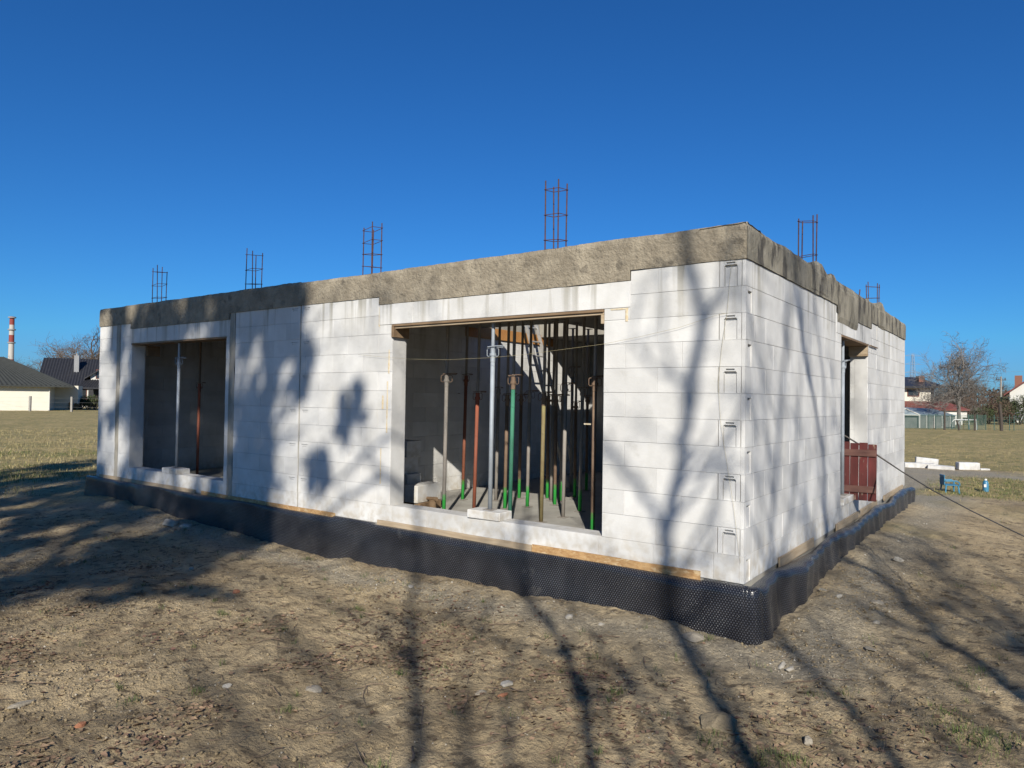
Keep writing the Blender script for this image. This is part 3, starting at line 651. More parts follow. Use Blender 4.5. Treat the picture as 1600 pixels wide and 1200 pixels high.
prop(-.09, 4.42, .332, 2.487, 2.13, 'galv', 'galvanised prop in the narrow right side opening in front of the red gate', (0,0), 1.2, 'galv')
# loose blocks under the props
def lblock(c, sz, rz, label, mt='aac', name='aerated_block', cat='block', group=None, tilt=0):
    mb = MB(); hx, hy, hz = np.array(sz)/2; mb.bev((-hx, -hy, 0), (hx, hy, sz[2]), .006); o = mb.build(name, M[mt]); o.location = c; o.rotation_euler = (tilt, 0, rz); return tag(o, label, cat, group)
lblock((-2.93, .10, .2405), (.46, .24, .094), .03, 'flat white block under the galvanised prop on the middle opening sill')
lblock((-9.80, .11, .2405), (.50, .24, .09), -.02, 'flat white block under the galvanised prop on the left opening sill')
lblock((-.10, 4.30, .2405), (.24, .66, .09), .0, 'flat white block under the prop on the right side opening sill')
# dim pile inside left of the wide opening
zz = 0
for k, (dx, rz, lb) in enumerate(((0, .0, 'lowest white block of the dim pile behind the left jamb'), (.03, .05, 'second block from the bottom of the dim pile behind the left jamb'), (-.02, -.04, 'third block from the bottom of the dim pile behind the left jamb'), (.02, .03, 'topmost block of the dim pile behind the left jamb'))):
    lblock((-5.58+dx, 1.25, zz), (.59, .30, .24), rz, lb, group='blocks piled indoors'); zz += .2415
lblock((-5.02, 1.20, .12), (.24, .55, .24), .1, 'single white block with one sunlit end beside the indoor pile', group='blocks piled indoors')
lblock((-5.02, 1.20, 0), (.30, .50, .118), .1, 'low pallet block beneath the sunlit block indoors', 'plank_dark', 'timber_block')
mb = MB(); mb.tube([(0,0,0),(0,0,.05),(0,0,.16)], [.05,.055,.05], 12); mb.tube([(-.22,.02,.165),(.08,0,.175)], [.02,.03], 8); o = tag(mb.build('timber_stump', M['plank_dark']), 'short brown timber offcut on the floor behind the sill', 'timber'); o.location = (-4.78, 1.15, 0)
# ladder in the stair hole
lad = empty('ladder', (-4.7, 4.86, 0), 'pale metal ladder leaning up through the stair hole', 'ladder')
A0, A1 = np.array([-4.72, 4.86, 0.0]), np.array([-5.86, 4.88, 3.42])
for sg in (-1, 1):
    mb = MB(); off = np.array([0, sg*.175, 0]); d = (A1-A0)/np.linalg.norm(A1-A0); nx = np.array([.95, 0, .32])
    cs = [A0+off, A1+off]; vs = []
    for c in cs:
        for a, b in ((-.03,-.013),(.03,-.013),(.03,.013),(-.03,.013)): vs.append(c+nx*a+np.array([0, b, 0]))
    mb.add(vs, [(0,1,2,3),(7,6,5,4),(0,4,5,1),(1,5,6,2),(2,6,7,3),(3,7,4,0)]); mb.build('rail', M['alu'], lad)
for k in range(12):
    c = A0+(A1-A0)*(k+.7)/12.3; mb = MB(); mb.cyl(c+[0,-.16,0], c+[0,.16,0], .015, 8); mb.build('rung', M['alu'], lad)

# red board gate leaning in the right opening
gt = empty('board_gate', (-.05, 4.62, .245), 'weathered red board gate leaning behind the prop in the right side opening', 'gate')
gt.rotation_euler = (math.radians(-4), 0, math.radians(4)); x = -.42+.095
for k in range(6):
    wd = .108; h = .80+random.uniform(-.015, .02); mb = MB(); mb.bev((x, -.011, random.uniform(0, .012)), (x+wd, .011, h), .005, t=random.uniform(-1, 1)); mb.build('board', M['redwood'], gt, world=False); x += wd+.006
for z in (.115, .62):
    mb = MB(); mb.bev((-.315, -.034, z), (.35, -.0125, z+.095), .005); mb.build('rail', M['redrail'], gt, world=False)

# strings and cable
def thing_tube(name, pts, r, mt, label, cat, n=6):
    mb = MB(); mb.tube(pts, r, n); return tag(mb.build(name, M[mt], smooth=True), label, cat)
st = [on(x, y, 1, -.03) for x, y in ((560,554),(600,558),(639,561),(700,562),(765,559),(820,554),(872,547),(940,538),(1000,526),(1060,512),(1118,493),(1136,489))]
thing_tube('string', st, .0013, 'string', 'thin yellow string sagging across the wide middle opening', 'string', 4)
st = [on(x, y, 1, -.02) for x, y in ((1143,415),(1140,440),(1136,489),(1128,540),(1122,600),(1126,660),(1135,720),(1146,790),(1152,840),(1157,880))]
thing_tube('string', st, .0013, 'string', 'thin yellow string hanging down the wall corner', 'string', 4)
p0 = np.array([-1.2, 5.35, 1.62]); p1 = on(1330, 690, 0, -.02); p1 = on(1322, 682, 1, 4.85); p2 = on(1372, 712, 0, .28); p3 = CP+ray(1600, 838)*5.9; p4 = CP+ray(1760, 925)*4.9; p5 = CP+ray(1840, 968)*4.5

cpts = [p0*(1-t)+p1*t for t in (0, .5)]+[p1, p1*.5+p2*.5, p2]+[p2*(1-t)+p3*t-np.array([0, 0, .05*math.sin(math.pi*t)]) for t in (.25, .5, .75)]+[p3, p4, p5, np.array([p5[0]+.3, p5[1]-.6, gz(p5[0]+.3, p5[1]-.6)+.01])]
thing_tube('cable', cpts, [.012]*5+[.008, .007, .006]+[.005]*(len(cpts)-8), 'cable', 'dark cable stretched from the right side opening down over the ground', 'cable', 8)

# ------------------------------------------------------------------ debris on the soil
def scatter(n, x0, x1, y0, y1, keep):
    X = RS.uniform(x0, x1, n*4); Y = RS.uniform(y0, y1, n*4); k = RS.rand(n*4) < keep(X, Y)
    k &= ~((X > -12.75) & (X < .22) & (Y > -.17)); return X[k][:n], Y[k][:n]
def rock_mesh(nx=10, ny=7, sc=(1,1,1), seed=0):
    P = np.zeros((nx+1, ny, 3))
    for i in range(nx+1):
        for j in range(ny):
            th = 2*math.pi*(i % nx)/nx; ph = math.pi*(j+.001)/(ny-.998); d = np.array([math.sin(ph)*math.cos(th), math.sin(ph)*math.sin(th), math.cos(ph)])
            r = 1+.35*float(vn(d[0]*1.6+seed*7, d[1]*1.6+d[2]*1.3, seed))+.12*float(vn(d[0]*5+seed, d[2]*5+d[1]*4, seed+3))
            q_ = d*r
            for w_ in range(9):
                rr_ = np.random.RandomState(seed*31+w_); pl = rr_.normal(0, 1, 3); pl /= np.linalg.norm(pl); h_ = .55+.25*rr_.rand(); e_ = q_.dot(pl)-h_
                if e_ > 0: q_ = q_-pl*e_
            P[i, j] = q_*np.array(sc)*1.15
    return P
# pebbles: one mass
icoV = np.array([(0,0,1),(.9,0,-.2),(-.4,.8,-.3),(-.5,-.75,-.25),(.3,.5,.6),(.2,-.6,.55)]); icoF = np.array([(0,1,4),(0,4,2),(0,2,3),(0,3,5),(0,5,1),(1,2,4),(1,3,2),(1,5,3)])
def mass(name, X, Y, size, mt, kind_label, cat, flat=.6):
    n = len(X); Z = gz(X, Y); ang = RS.rand(n)*6.28; s = size*(RS.rand(n)**2.2*1.6+.35); c, q = np.cos(ang), np.sin(ang)
    W = icoV[None]*(1+.5*(RS.rand(n, 6, 1)-.5))*s[:, None, None]*np.array([1, .8, flat])
    Vx = W[..., 0]*c[:, None]-W[..., 1]*q[:, None]+X[:, None]; Vy = W[..., 0]*q[:, None]+W[..., 1]*c[:, None]+Y[:, None]; Vz = W[..., 2]+Z[:, None]+.15*s[:, None]
    F = (icoF[None]+6*np.arange(n)[:, None, None]).reshape(-1, 3)
    o = raw(name, np.stack([Vx, Vy, Vz], -1).reshape(-1, 3), F, M[mt], tint=np.repeat(RS.uniform(-1, 1, n), 8)); return tag(o, kind_label, cat, kind='stuff')
kp = lambda X, Y: .12+.8*gravelmask(X, Y)*(Y < 9)+.25*(fbm(X*1.1, Y*1.1, 2, 5) > .12)
X, Y = scatter(15000, -9, 4.2, -5.4, 6, kp); mass('gravel', X, Y, .0085, 'stone', 'small stones and soil crumbs strewn over the bare dirt', 'gravel')
kp = lambda X, Y: .03+.9*gravelmask(X, Y)*(fbm(X*2.1, Y*2.1, 2, 25) > .05)
X, Y = scatter(2600, -9, 3.2, -4.6, 9, kp); mass('rubble_crumbs', X, Y, .012, 'whitestone', 'pale crumbs of mortar and block along the foot of the foundation', 'rubble')
X, Y = scatter(26000, -11, 4.5, -5.4, 3, lambda X, Y: .12+.88*(fbm(X*1.3+9, Y*1.3, 3, 35) > .0)); mass('soil_clods', X, Y, .0125, 'ground', 'clods of dry soil on the bare ground', 'soil', .5)
# fallen leaves
def leaves(n):
    kp = lambda X, Y: np.clip((fbm(X*.9+2, Y*.9, 3, 55)-.02)*4, .03, 1)*np.clip(.35-(Y+1.2)*.35, .05, 1)
    X, Y = scatter(n, -6.5, 4.0, -5.5, -.3, kp); n = len(X); Z = gz(X, Y)+.006; a = RS.rand(n)*6.28; L = RS.uniform(.011, .028, n); Wd = L*RS.uniform(.35, .6, n); ti = RS.uniform(-.7, .7, n); cu = RS.uniform(.1, .7, n)*L
    lx = np.array([-1, 0, 1, 0, 0.]); ly = np.array([0, -1, 0, 1, 0]); P = np.zeros((n, 5, 3))
    px = lx[None]*L[:, None]; py = ly[None]*Wd[:, None]; pz = (np.abs(lx)[None]*cu[:, None]*.5+np.abs(ly)[None]*cu[:, None]*.8)+py*ti[:, None]
    P[..., 0] = px*np.cos(a)[:, None]-py*np.sin(a)[:, None]+X[:, None]; P[..., 1] = px*np.sin(a)[:, None]+py*np.cos(a)[:, None]+Y[:, None]; P[..., 2] = pz+Z[:, None]
    f = np.array([(0,1,4),(1,2,4),(2,3,4),(3,0,4)]); F = (f[None]+5*np.arange(n)[:, None, None]).reshape(-1, 3)
    return raw('leaf_litter', P.reshape(-1, 3), F, M['deadleaf'], tint=np.repeat(RS.uniform(-1, 1, n), 4))
M['deadleaf'] = mat('dead_leaf', (.17,.105,.07), (.27,.185,.115), 3., .9, tint=.45, c3=(.17,.09,.065), s3=2., t3=.56)
tag(leaves(11000), 'brown and reddish dead leaves scattered over the soil', 'leaves', kind='stuff')
# dry twigs
M['twig'] = mat('dry_twig', (.17,.115,.075), (.26,.19,.13), 4., .9)
mb = MB(); X, Y = scatter(800, -7, 4.2, -5.4, .3, lambda X, Y: np.clip(.4-(Y+1)*.15, .1, 1))
for x, y in zip(X, Y):
    L = random.uniform(.08, .5)*random.uniform(.5, 1.2); a = random.uniform(0, 6.28); bend = random.uniform(-.6, .6); p = []; n = 5
    for k in range(n):
        p.append((x, y)); x += L/n*math.cos(a); y += L/n*math.sin(a); a += bend/n+random.uniform(-.15, .15)
    p = np.array(p); z = gz(p[:, 0], p[:, 1])+.008+random.uniform(0, .015); mb.tube(np.c_[p, z], np.linspace(random.uniform(.0018, .0045), .001, n), 4)
tag(mb.build('twigs', M['twig']), 'thin dry twigs scattered over the soil', 'twigs', kind='stuff')
# grass blades
M['grassb'] = mat('grass_blade', (.08,.125,.03), (.14,.16,.05), 4., .8, tint=.35)
M['grassd'] = mat('dry_grass_blade', (.46,.37,.19), (.34,.29,.12), 2., .9, tint=.35)
def blades(name, X, Y, h, wd, mt, label):
    n = len(X); Z = gz(X, Y)-.004; a = RS.rand(n)*6.28; ln = RS.uniform(.2, 1.0, n)*h; hh = h*RS.uniform(.4, 1.1, n); ww = wd*RS.uniform(.6, 1.3, n); P = np.zeros((n, 5, 3)); ca, sa = np.cos(a), np.sin(a)
    for k, (l, up, wk) in enumerate(((0,0,-1),(0,0,1),(.35,.65,.7),(.35,.65,-.7),(1,1,0))):
        P[:, k, 0] = X+ca*ln*l-sa*ww*wk; P[:, k, 1] = Y+sa*ln*l+ca*ww*wk; P[:, k, 2] = Z+hh*up*(1 if k < 4 else .95)
    F = np.concatenate([np.stack([np.arange(n)*5+q for q in t], 1) for t in ((0,1,2),(0,2,3),(3,2,4))])
    o = raw(name, P.reshape(-1, 3), F, M[mt], tint=np.tile(RS.uniform(-1, 1, n), 3)); return tag(o, label, 'grass', kind='stuff')
def tufts(cs):
    X = []; Y = []
    for x, y, r, n in cs:
        X.append(x+RS.normal(0, r, n)); Y.append(y+RS.normal(0, r, n))
    return np.concatenate(X), np.concatenate(Y)
cs = []
for px, py, r, n in ((1500,1150,.09,160),(1470,1120,.07,90),(1545,1180,.10,200),(1225,1190,.06,160),(1245,1180,.04,60),(1110,1160,.05,70),(1100,1000,.04,60),(1320,1085,.03,30),(1270,1090,.04,40),(695,965,.02,24),(625,1048,.02,40),(440,985,.025,50),(350,958,.03,60),(310,1072,.03,60),(450,1095,.03,50),(205,1090,.03,40),(930,1025,.03,40),(965,1085,.03,50),(590,1190,.05,70),(1560,1165,.07,100),(1525,1060,.05,60),(1510,1080,.05,50),(1185,1195,.05,60),(560,945,.03,60),(480,865,.05,50),(375,830,.06,60)):
    q = on(px, py, 2, -.45); cs.append((q[0], q[1], r, n))
for _ in range(170):
    q = (random.uniform(-9, 4), random.uniform(-5.2, -.4)); cs.append((q[0], q[1], random.uniform(.01, .04), random.randint(5, 22)))
for _ in range(50):
    q = (random.uniform(.9, 4.5), random.uniform(-1, 9)); cs.append((q[0], q[1], random.uniform(.02, .07), random.randint(8, 30)))
X, Y = tufts(cs); blades('grass_tufts', X, Y, .055, .0016, 'grassb', 'small green grass tufts sprouting from the bare soil')
n = 90000; X = RS.uniform(-42, -13.5, n); Y = RS.uniform(-9, 30, n); kk = (RS.rand(n) < grassmask(X, Y)) & (RS.rand(n) < np.clip(14/(np.hypot(X-2, Y+6)), 0, 1)**1.2); X, Y = X[kk], Y[kk]
blades('dry_grass', X, Y, .11, .006, 'grassd', 'dry yellow meadow grass left of the house')
n = 60000; X = RS.uniform(-5, 14, n); Y = RS.uniform(11, 48, n); kk = (RS.rand(n) < grassmask(X, Y)) & (RS.rand(n) < np.clip(17/(np.hypot(X-2, Y+6)), 0, 1)**1.3); X, Y = X[kk], Y[kk]
blades('dry_grass', X, Y, .07, .0045, 'grassd', 'dry meadow grass beyond the gravel track on the right')
n = 9000; X = RS.uniform(-1, 8, n); Y = RS.uniform(11.5, 18, n); kk = RS.rand(n) < grassmask(X, Y); blades('green_grass', X[kk], Y[kk], .06, .005, 'grassb', 'short green grass around the two blue chairs')
n = 14000; X = RS.uniform(-26, -13, n); Y = RS.uniform(-5, 5, n); kk = (RS.rand(n) < grassmask(X, Y)*np.clip(.2+fbm(X*.5, Y*.5, 2, 3)*3, 0, 1)); blades('green_grass', X[kk], Y[kk], .09, .005, 'grassb', 'greener grass at the near edge of the left meadow')
# single stones
ST = [((265,818),(.19,.11,.055),'whitestone','pale flat rubble chunk at the foundation foot below the left opening'),
 ((290,823),(.10,.08,.03),'whitestone','small pale rubble piece right of the flat chunk by the left foundation'),
 ((368,925),(.055,.035,.016),'brick','tan flat brick shard lying alone on the soil at mid left'),
 ((125,1135),(.03,.022,.02),'brick','small orange brick shard near the lower left edge'),
 ((490,1075),(.075,.06,.02),'stone','flat brown stone half buried in the lower middle left'),
 ((1085,997),(.11,.08,.03),'stone','grey slab stone against the black membrane near the corner'),
 ((1065,950),(.05,.04,.03),'stone','dark stone touching the membrane left of the grey slab stone'),
 ((1125,1138),(.12,.10,.055),'soilstone','large rounded soil covered boulder at the bottom right of centre'),
 ((1263,1165),(.04,.035,.03),'stone','rounded tan stone right of the large boulder'),
 ((1235,1047),(.085,.028,.012),'whitestone','long pale sliver of block on the soil right of the corner'),
 ((1222,1042),(.07,.022,.012),'whitestone','second long pale sliver lying parallel behind the first'),
 ((1360,1015),(.055,.04,.016),'stone','grey flat stone in the sunlit soil at right'),
 ((1370,976),(.030,.026,.022),'whitestone','small bright stone right of the corner'),
 ((1310,930),(.045,.035,.02),'whitestone','whitish rubble lump beside the right foundation'),
 ((1285,925),(.035,.03,.015),'whitestone','small whitish rubble lump left of the larger one by the right foundation'),
 ((1370,942),(.06,.05,.03),'stone','brown half buried stone in front of the right foundation'),
 ((1405,868),(.06,.045,.04),'whitestone','pale stone by the right foundation farther back'),
 ((790,1072),(.045,.04,.02),'whitestone','cream stone in the middle of the foreground'),
 ((752,1080),(.045,.035,.015),'stone','tan flat stone left of the cream one in the foreground'),
 ((785,1087),(.05,.02,.015),'brick','reddish stone just under the cream one in the foreground'),
 ((300,890),(.03,.025,.02),'whitestone','small white stone in the shade at mid left'),
 ((355,1072),(.04,.035,.02),'whitestone','flat cream stone beside a twig at lower left'),
 ((890,965),(.055,.035,.02),'whitestone','chalky white lump near the membrane in the middle'),
 ((940,975),(.035,.025,.015),'whitestone','small white lump right of the chalky one near the membrane'),
 ((642,920),(.05,.03,.012),'whitestone','flat white chip by the foundation below the wide opening'),
 ((35,1105),(.07,.03,.015),'stone','flat grey stone chip near the left edge')]
for k, (p, sc, mt, lb) in enumerate(ST):
    q = on(p[0], p[1], 2, -.45); q = on(p[0], p[1], 2, float(gz(q[0], q[1]))); P = rock_mesh(22, 15, sc, k+1); mb = MB(); mb.grid(P, t=random.uniform(-.5, .5)); o = mb.build('stone', M[mt])
    o.location = (q[0], q[1], float(gz(q[0], q[1]))+sc[2]*.35); o.rotation_euler = (random.uniform(-.15, .15), random.uniform(-.15, .15), random.uniform(0, 3) if sc[0] < 1.9*sc[1] else YAW+.9); tag(o, lb, 'stone', 'loose stones on the soil')
for (a, b, r, lb) in (((665,962),(632,940) ,.010,'short thick dark stick on the soil at mid left'), ((640,1180),(648,1160),.010,'stubby black stick poking up near the bottom'), ((735,1160),(870,1125),.0035,'long thin twig running to the right at the bottom'), ((1225,1066),(1340,1063),.004,'long curved twig lying right of the corner')):
    pa = on(*a, 2, -.44); pb = on(*b, 2, -.44); n = 7; tt = np.linspace(0, 1, n); P = pa[None]*(1-tt)[:, None]+pb[None]*tt[:, None]; P[:, 0] += .02*np.sin(tt*5); P[:, 2] = gz(P[:, 0], P[:, 1])+.015
    thing_tube('stick', P, np.linspace(r, r*.6, n), 'twig', lb, 'stick', 6)

# ------------------------------------------------------------------ right side yard
def gp(px, py, z=-.47):
    q = on(px, py, 2, z); q[2] = float(gz(q[0], q[1])); return q
M['bag'] = mat('foam_offcut', (.74,.73,.70), (.52,.50,.46), 5, .9, .5, 30)
for (px, py, sz, rz, tl, lb) in ((1447,728,(.66,.24,.30),.05,.08,'white block tilted on top of the heap at the track edge'), (1436,730,(.9,.35,.16),.1,0,'long low white block at the left end of the heap by the track'), (1470,732,(.75,.5,.13),-.1,.05,'flat white block at the right end of the heap by the track'), (1512,733,(.62,.28,.24),.25,0,'separate white block standing right of the heap by the track'), (1537,734,(.30,.2,.06),.4,0,'small white chip farthest right along the track')):
    q = gp(px, py); mb = MB(); mb.bev((-sz[0]/2, -sz[1]/2, 0), (sz[0]/2, sz[1]/2, sz[2]), .012); o = mb.build('white_block', M['bag']); o.location = (q[0], q[1], q[2]-.01); o.rotation_euler = (0, tl, rz+.2); tag(o, lb, 'block', 'white blocks dumped by the track')
def chair(px, py, rz, label):
    q = gp(px, py); e = empty('plastic_chair', q, label, 'chair'); e.rotation_euler = (0, 0, rz); e.scale = (.92, .92, .92)
    def b(nm, mb): mb.build(nm, M['blue'], e, world=False)
    m1 = MB(); m1.bev((-.16, -.15, .19), (.16, .15, .215), .01); b('seat', m1)
    m1 = MB(); 
    for k in range(5): m1.bev((-.185+.0*k, -.14+k*.06, .20), (-.165, -.10+k*.06, .42-.012*abs(k-2)), .006)
    m1.bev((-.19, -.15, .40), (-.165, .15, .46), .01); b('backrest', m1)
    for sx in (-.14, .14):
        for sy in (-.14, .14):
            m1 = MB(); m1.tube([(sx*1.15, sy*1.15, 0), (sx, sy, .2)], [.016, .022], 6); b('leg', m1)
    for sy in (-.165, .165):
        m1 = MB(); m1.tube([(-.17, sy, .31), (.10, sy, .315), (.16, sy, .27), (.16, sy, .20)], [.018]*4, 6); b('armrest', m1)
chair(1484, 770, YAW*0+.45, 'blue plastic child chair with armrests seen from the side on the grass')
q = gp(1540, 768); e = empty('canister', q, 'slim blue plastic canister with a pale mark standing on the grass right of the chair', 'canister'); mb = MB(); mb.tube([(0,0,0),(0,0,.02),(0,0,.20),(0,0,.25),(0,0,.28)], [.06,.068,.065,.05,.025], 12); mb.build('body', M['blue'], e, world=False, smooth=True); mb = MB(); mb.cyl((0,0,.28),(0,0,.315),.03,10); mb.build('cap', M['white'], e, world=False); mb = MB(); mb.box((-.03,-.071,.12),(.02,-.066,.19)); mb.build('highlight', M['white'], e, world=False)  # white patch on the body is a painted highlight

# ------------------------------------------------------------------ background: frame parallel to the picture at distance d
RH = np.array([math.cos(YAW), math.sin(YAW), 0]); FH = np.array([-math.sin(YAW), math.cos(YAW), 0])
def fr(px, d, z0=-.5):
    q = CP+ray(px, 632)*d; return Matrix(((RH[0], FH[0], 0, q[0]), (RH[1], FH[1], 0, q[1]), (0, 0, 1, z0), (0, 0, 0, 1)))
def root(name, F, label, cat, group=None):
    e = empty(name, F.translation, label, cat, group); e.rotation_euler = (0, 0, YAW); return e
M['plaster'] = mat('cream_plaster', (.76,.71,.59), (.72,.67,.55), 1, .9, .1, 30)
M['plasterw'] = mat('white_plaster', (.72,.70,.64), (.66,.64,.58), 1, .9, .1, 30)
M['roofg'] = mat('dark_green_roof', (.045,.048,.045), (.035,.038,.035), 3, .8, .2, 10)
M['roofb'] = mat('black_tile_roof', (.028,.029,.034), (.04,.04,.045), 3, .45, .2, 10)
M['roofr'] = mat('red_sheet_roof', (.22,.07,.055), (.17,.055,.045), 3, .7)
M['glassd'] = mat('dark_glass', (.03,.035,.04), rough=.15, spec=.6)
M['brown'] = mat('brown_frame', (.16,.05,.035), rough=.6)
M['bricks'] = mat('chimney_brick', (.30,.14,.10), (.22,.10,.07), 20, .9)
M['greyp'] = mat('grey_paint', (.34,.34,.34), (.26,.26,.26), 8, .8)
M['gh'] = mat('greenhouse_panel', (.12,.13,.125), (.20,.20,.19), 1.5, .25, spec=.5)
M['ghr'] = mat('greenhouse_roof', (.20,.25,.28), (.28,.33,.36), 1.0, .35, spec=.5)
M['gmesh'] = mat('green_mesh', (.06,.12,.10), (.08,.15,.12), 10, .7)
M['post'] = mat('weathered_post', (.10,.08,.065), (.06,.05,.04), 8, .9)
M['cpost'] = mat('concrete_post', (.36,.34,.30), (.28,.26,.23), 8, .9)
def roof_ridges(mb, p00, p10, p01, p11, n, amp=.05):     # ribbed slope: p00-p10 eave, p01-p11 ridge
    p00, p10, p01, p11 = map(np.array, (p00, p10, p01, p11)); m = n*4+1; P = np.zeros((m, 2, 3))
    nn = np.cross(p10-p00, p01-p00); nn = nn/np.linalg.norm(nn)
    for k in range(m):
        t = k/(m-1); o = nn*amp*(math.sin(k*math.pi/2))
        P[k, 0] = p00*(1-t)+p10*t+o; P[k, 1] = p01*(1-t)+p11*t+o
    mb.grid(P)
def win(e, x0, x1, z0, z1, y=-.01, fm='brown', gm='glassd'):
    mb = MB(); t = .08
    for a, b in (((x0, y-.04, z0), (x0+t, y, z1)), ((x1-t, y-.04, z0), (x1, y, z1)), ((x0+t, y-.04, z0), (x1-t, y, z0+t)), ((x0+t, y-.04, z1-t), (x1-t, y, z1))): mb.box(a, b)
    f = mb.build('window', M[fm], e, world=False); mb = MB(); mb.box((x0+t, y-.02, z0+t), (x1-t, y-.005, z1-t)); mb.build('pane', M[gm], f, world=False)
# bungalow
d = 78; k = d/FPX; F = fr(76, d); e = root('bungalow', F, 'cream single storey house with dark hipped roof at the left edge', 'house'); e.rotation_euler = (0, 0, YAW+.45)
mb = MB(); mb.box((-15, 0, -.4), (0, 10, 2.88)); mb.box((.003, 4.6, -.4), (2.3, 9, 2.86)); mb.build('wall', M['plaster'], e, world=False)
mb = MB(); ez = 2.78; R0, R1 = (-10.5, 4.8, 6.0), (-5.1, 4.8, 6.0); a, b, c, dd = (-17.2, -.7, ez), (2.35, -.7, ez), (1.6, 9.0, ez), (-17.2, 9.0, ez)
roof_ridges(mb, a, b, R0, R1, 44, .035); roof_ridges(mb, b, c, R1, R1, 20, .03); roof_ridges(mb, c, dd, R1, R0, 20, .03); mb.add([dd, a, R0], [(0,1,2)]); mb.add([a, b, c, dd], [(3,2,1,0)]); mb.build('roof', M['roofg'], e, world=False)
mb = MB(); mb.box((-17.2, -.80, ez-.16), (2.4, -.68, ez+.0)); mb.build('gutter', M['roofg'], e, world=False); mb = MB(); mb.cyl((.06, -.08, 0), (.06, -.08, ez), .05, 6); mb.build('downpipe', M['plasterw'], e, world=False)
win(e, -7.0, -5.1, .95, 2.55)
# second house
d = 96; k = d/FPX; F = fr(60, d); e = root('gabled_house', F, 'black roofed house with chimney and dormer behind the bungalow', 'house'); e.rotation_euler = (0, 0, YAW+.42)
mb = MB(); mb.box((.3, .4, -.4), (13, 9, 3.2)); mb.prism([(.0+1e-3, 0)]*0 or [(0,0),(0,0),(0,0)], 0, 0) if False else None; mb.build('wall', M['plasterw'], e, world=False)
mb = MB(); roof_ridges(mb, (-.3, -.6, 3.0), (13.4, -.6, 3.0), (-.3, 4.6, 6.95), (13.4, 4.6, 6.85), 40, .05); roof_ridges(mb, (13.4, 9.8, 3.0), (-.3, 9.8, 3.0), (13.4, 4.6, 6.85), (-.3, 4.6, 6.95), 8); mb.build('roof', M['roofb'], e, world=False)
mb = MB(); mb.add([(-.28, -.5, 3.0), (-.28, 9.7, 3.0), (-.28, 4.6, 6.9)], [(0,1,2),(2,1,0)]); mb.box((-.5, -.62, 2.9), (-.29, -.4, 3.2)); mb.build('gable', M['brown'], e, world=False)
mb = MB(); mb.box((3.75, 2.0, 4.3), (4.35, 2.8, 7.3)); ch = mb.build('chimney', M['greyp'], e, world=False); mb = MB(); mb.cyl((4.05, 2.4, 7.3), (4.05, 2.4, 7.6), .12, 8); mb.build('chimney_pot', M['greyp'], ch, world=False)
# dormer wing
mb = MB(); mb.prism([(6.2, 3.85), (12.2, 3.85), (12.2, 4.4), (9.2, 6.4), (6.2, 4.5)], -1.4, 3); mb.build('dormer', M['plasterw'], e, world=False)
mb = MB(); n = 2
for (x0, z0, x1, z1) in ((5.5, 4.05, 9.2, 6.62), (9.2, 6.62, 12.9, 4.05)):
    v = [(x0, -1.9, z0), (x1, -1.9, z1), (x1, 4, z1), (x0, 4, z0)]; mb.add(v+[(p[0], p[1], p[2]-.16) for p in v], [(0,1,2,3),(7,6,5,4),(0,4,5,1),(3,2,6,7),(0,3,7,4),(1,5,6,2)])
roof_ridges(mb, (4.9, -3.4, 2.75), (13, -3.4, 2.75), (5.6, -1.3, 3.95), (13, -1.3, 3.95), 26, .05); mb.box((4.9, -3.45, 2.6), (13, -3.3, 2.76)); mb.build('roof', M['roofb'], e, world=False)
win(e, 6.85, 8.2, 4.0, 5.3, -1.41); win(e, 2.9, 3.5, 1.3, 2.5, .39); win(e, 4.5, 5.6, 1.1, 2.6, .39)
mb = MB(); mb.box((5.2, -3.2, -.3), (5.45, -3.0, 2.6)); mb.box((9.3, -3.2, -.3), (9.55, -3.0, 2.6)); mb.build('porch_post', M['brown'], e, world=False)
mb = MB(); mb.box((5.8, .2, -.3), (13, .38, 2.6)); mb.build('garage_door', M['roofb'], e, world=False)
# cars
def car(px, d, rz, label, paint):
    F = fr(px, d); e = root('parked_car', F, label, 'car'); e.rotation_euler = (0, 0, YAW+rz)
    prof = [(-2.1,.35),(-2.15,.75),(-1.9,.95),(-1.45,1.0),(-1.0,1.42),(-.3,1.52),(.7,1.48),(1.25,1.05),(1.95,.9),(2.15,.65),(2.1,.35)]
    mb = MB(); P = np.zeros((5, len(prof)+1, 3)); 
    for a, (yy, sc) in enumerate(((-.85,.93),(-.8,1),(0,1.02),(.8,1),(.85,.93))):
        for b, (x, z) in enumerate(prof+[prof[0]]): P[a, b] = (x*(1 if sc >= 1 else .98), yy*(1 if z < 1.05 else .82), .35+(z-.35)*sc)
    mb.grid(P); mb.add(P[0, :-1], [tuple(range(len(prof)))]); mb.add(P[-1, :-1], [tuple(range(len(prof)))[::-1]]); mb.build('body', M[paint], e, world=False)
    for sy in (-1, 1):
        mb = MB(); q = [(-1.25,1.02),(-.92,1.38),(-.3,1.45),(.62,1.42),(1.05,1.06)]; mb.add([(x, sy*(.855 if z < 1.1 else .72), z) for x, z in q], [tuple(range(5))]); mb.build('side_window', M['glassd'], e, world=False)
    mb = MB(); mb.add([(.74,-.62,1.47),(.74,.62,1.47),(1.29,.72,1.07),(1.29,-.72,1.07)], [(0,1,2,3)]); mb.build('windscreen', M['glassd'], e, world=False)
    for x in (-1.35, 1.35):
        for y in (-.8, .8): mb = MB(); mb.cyl((x, y-.1, .32), (x, y+.1, .32), .32, 14); mb.build('wheel', M['cable'], e, world=False)
M['cblue'] = mat('blue_car_paint', (.08,.20,.42), rough=.3, spec=.6); M['csil'] = mat('silver_car_paint', (.55,.56,.58), rough=.3, spec=.6)
car(94, 84, 1.35, 'small blue car parked between the two houses on the left', 'cblue')
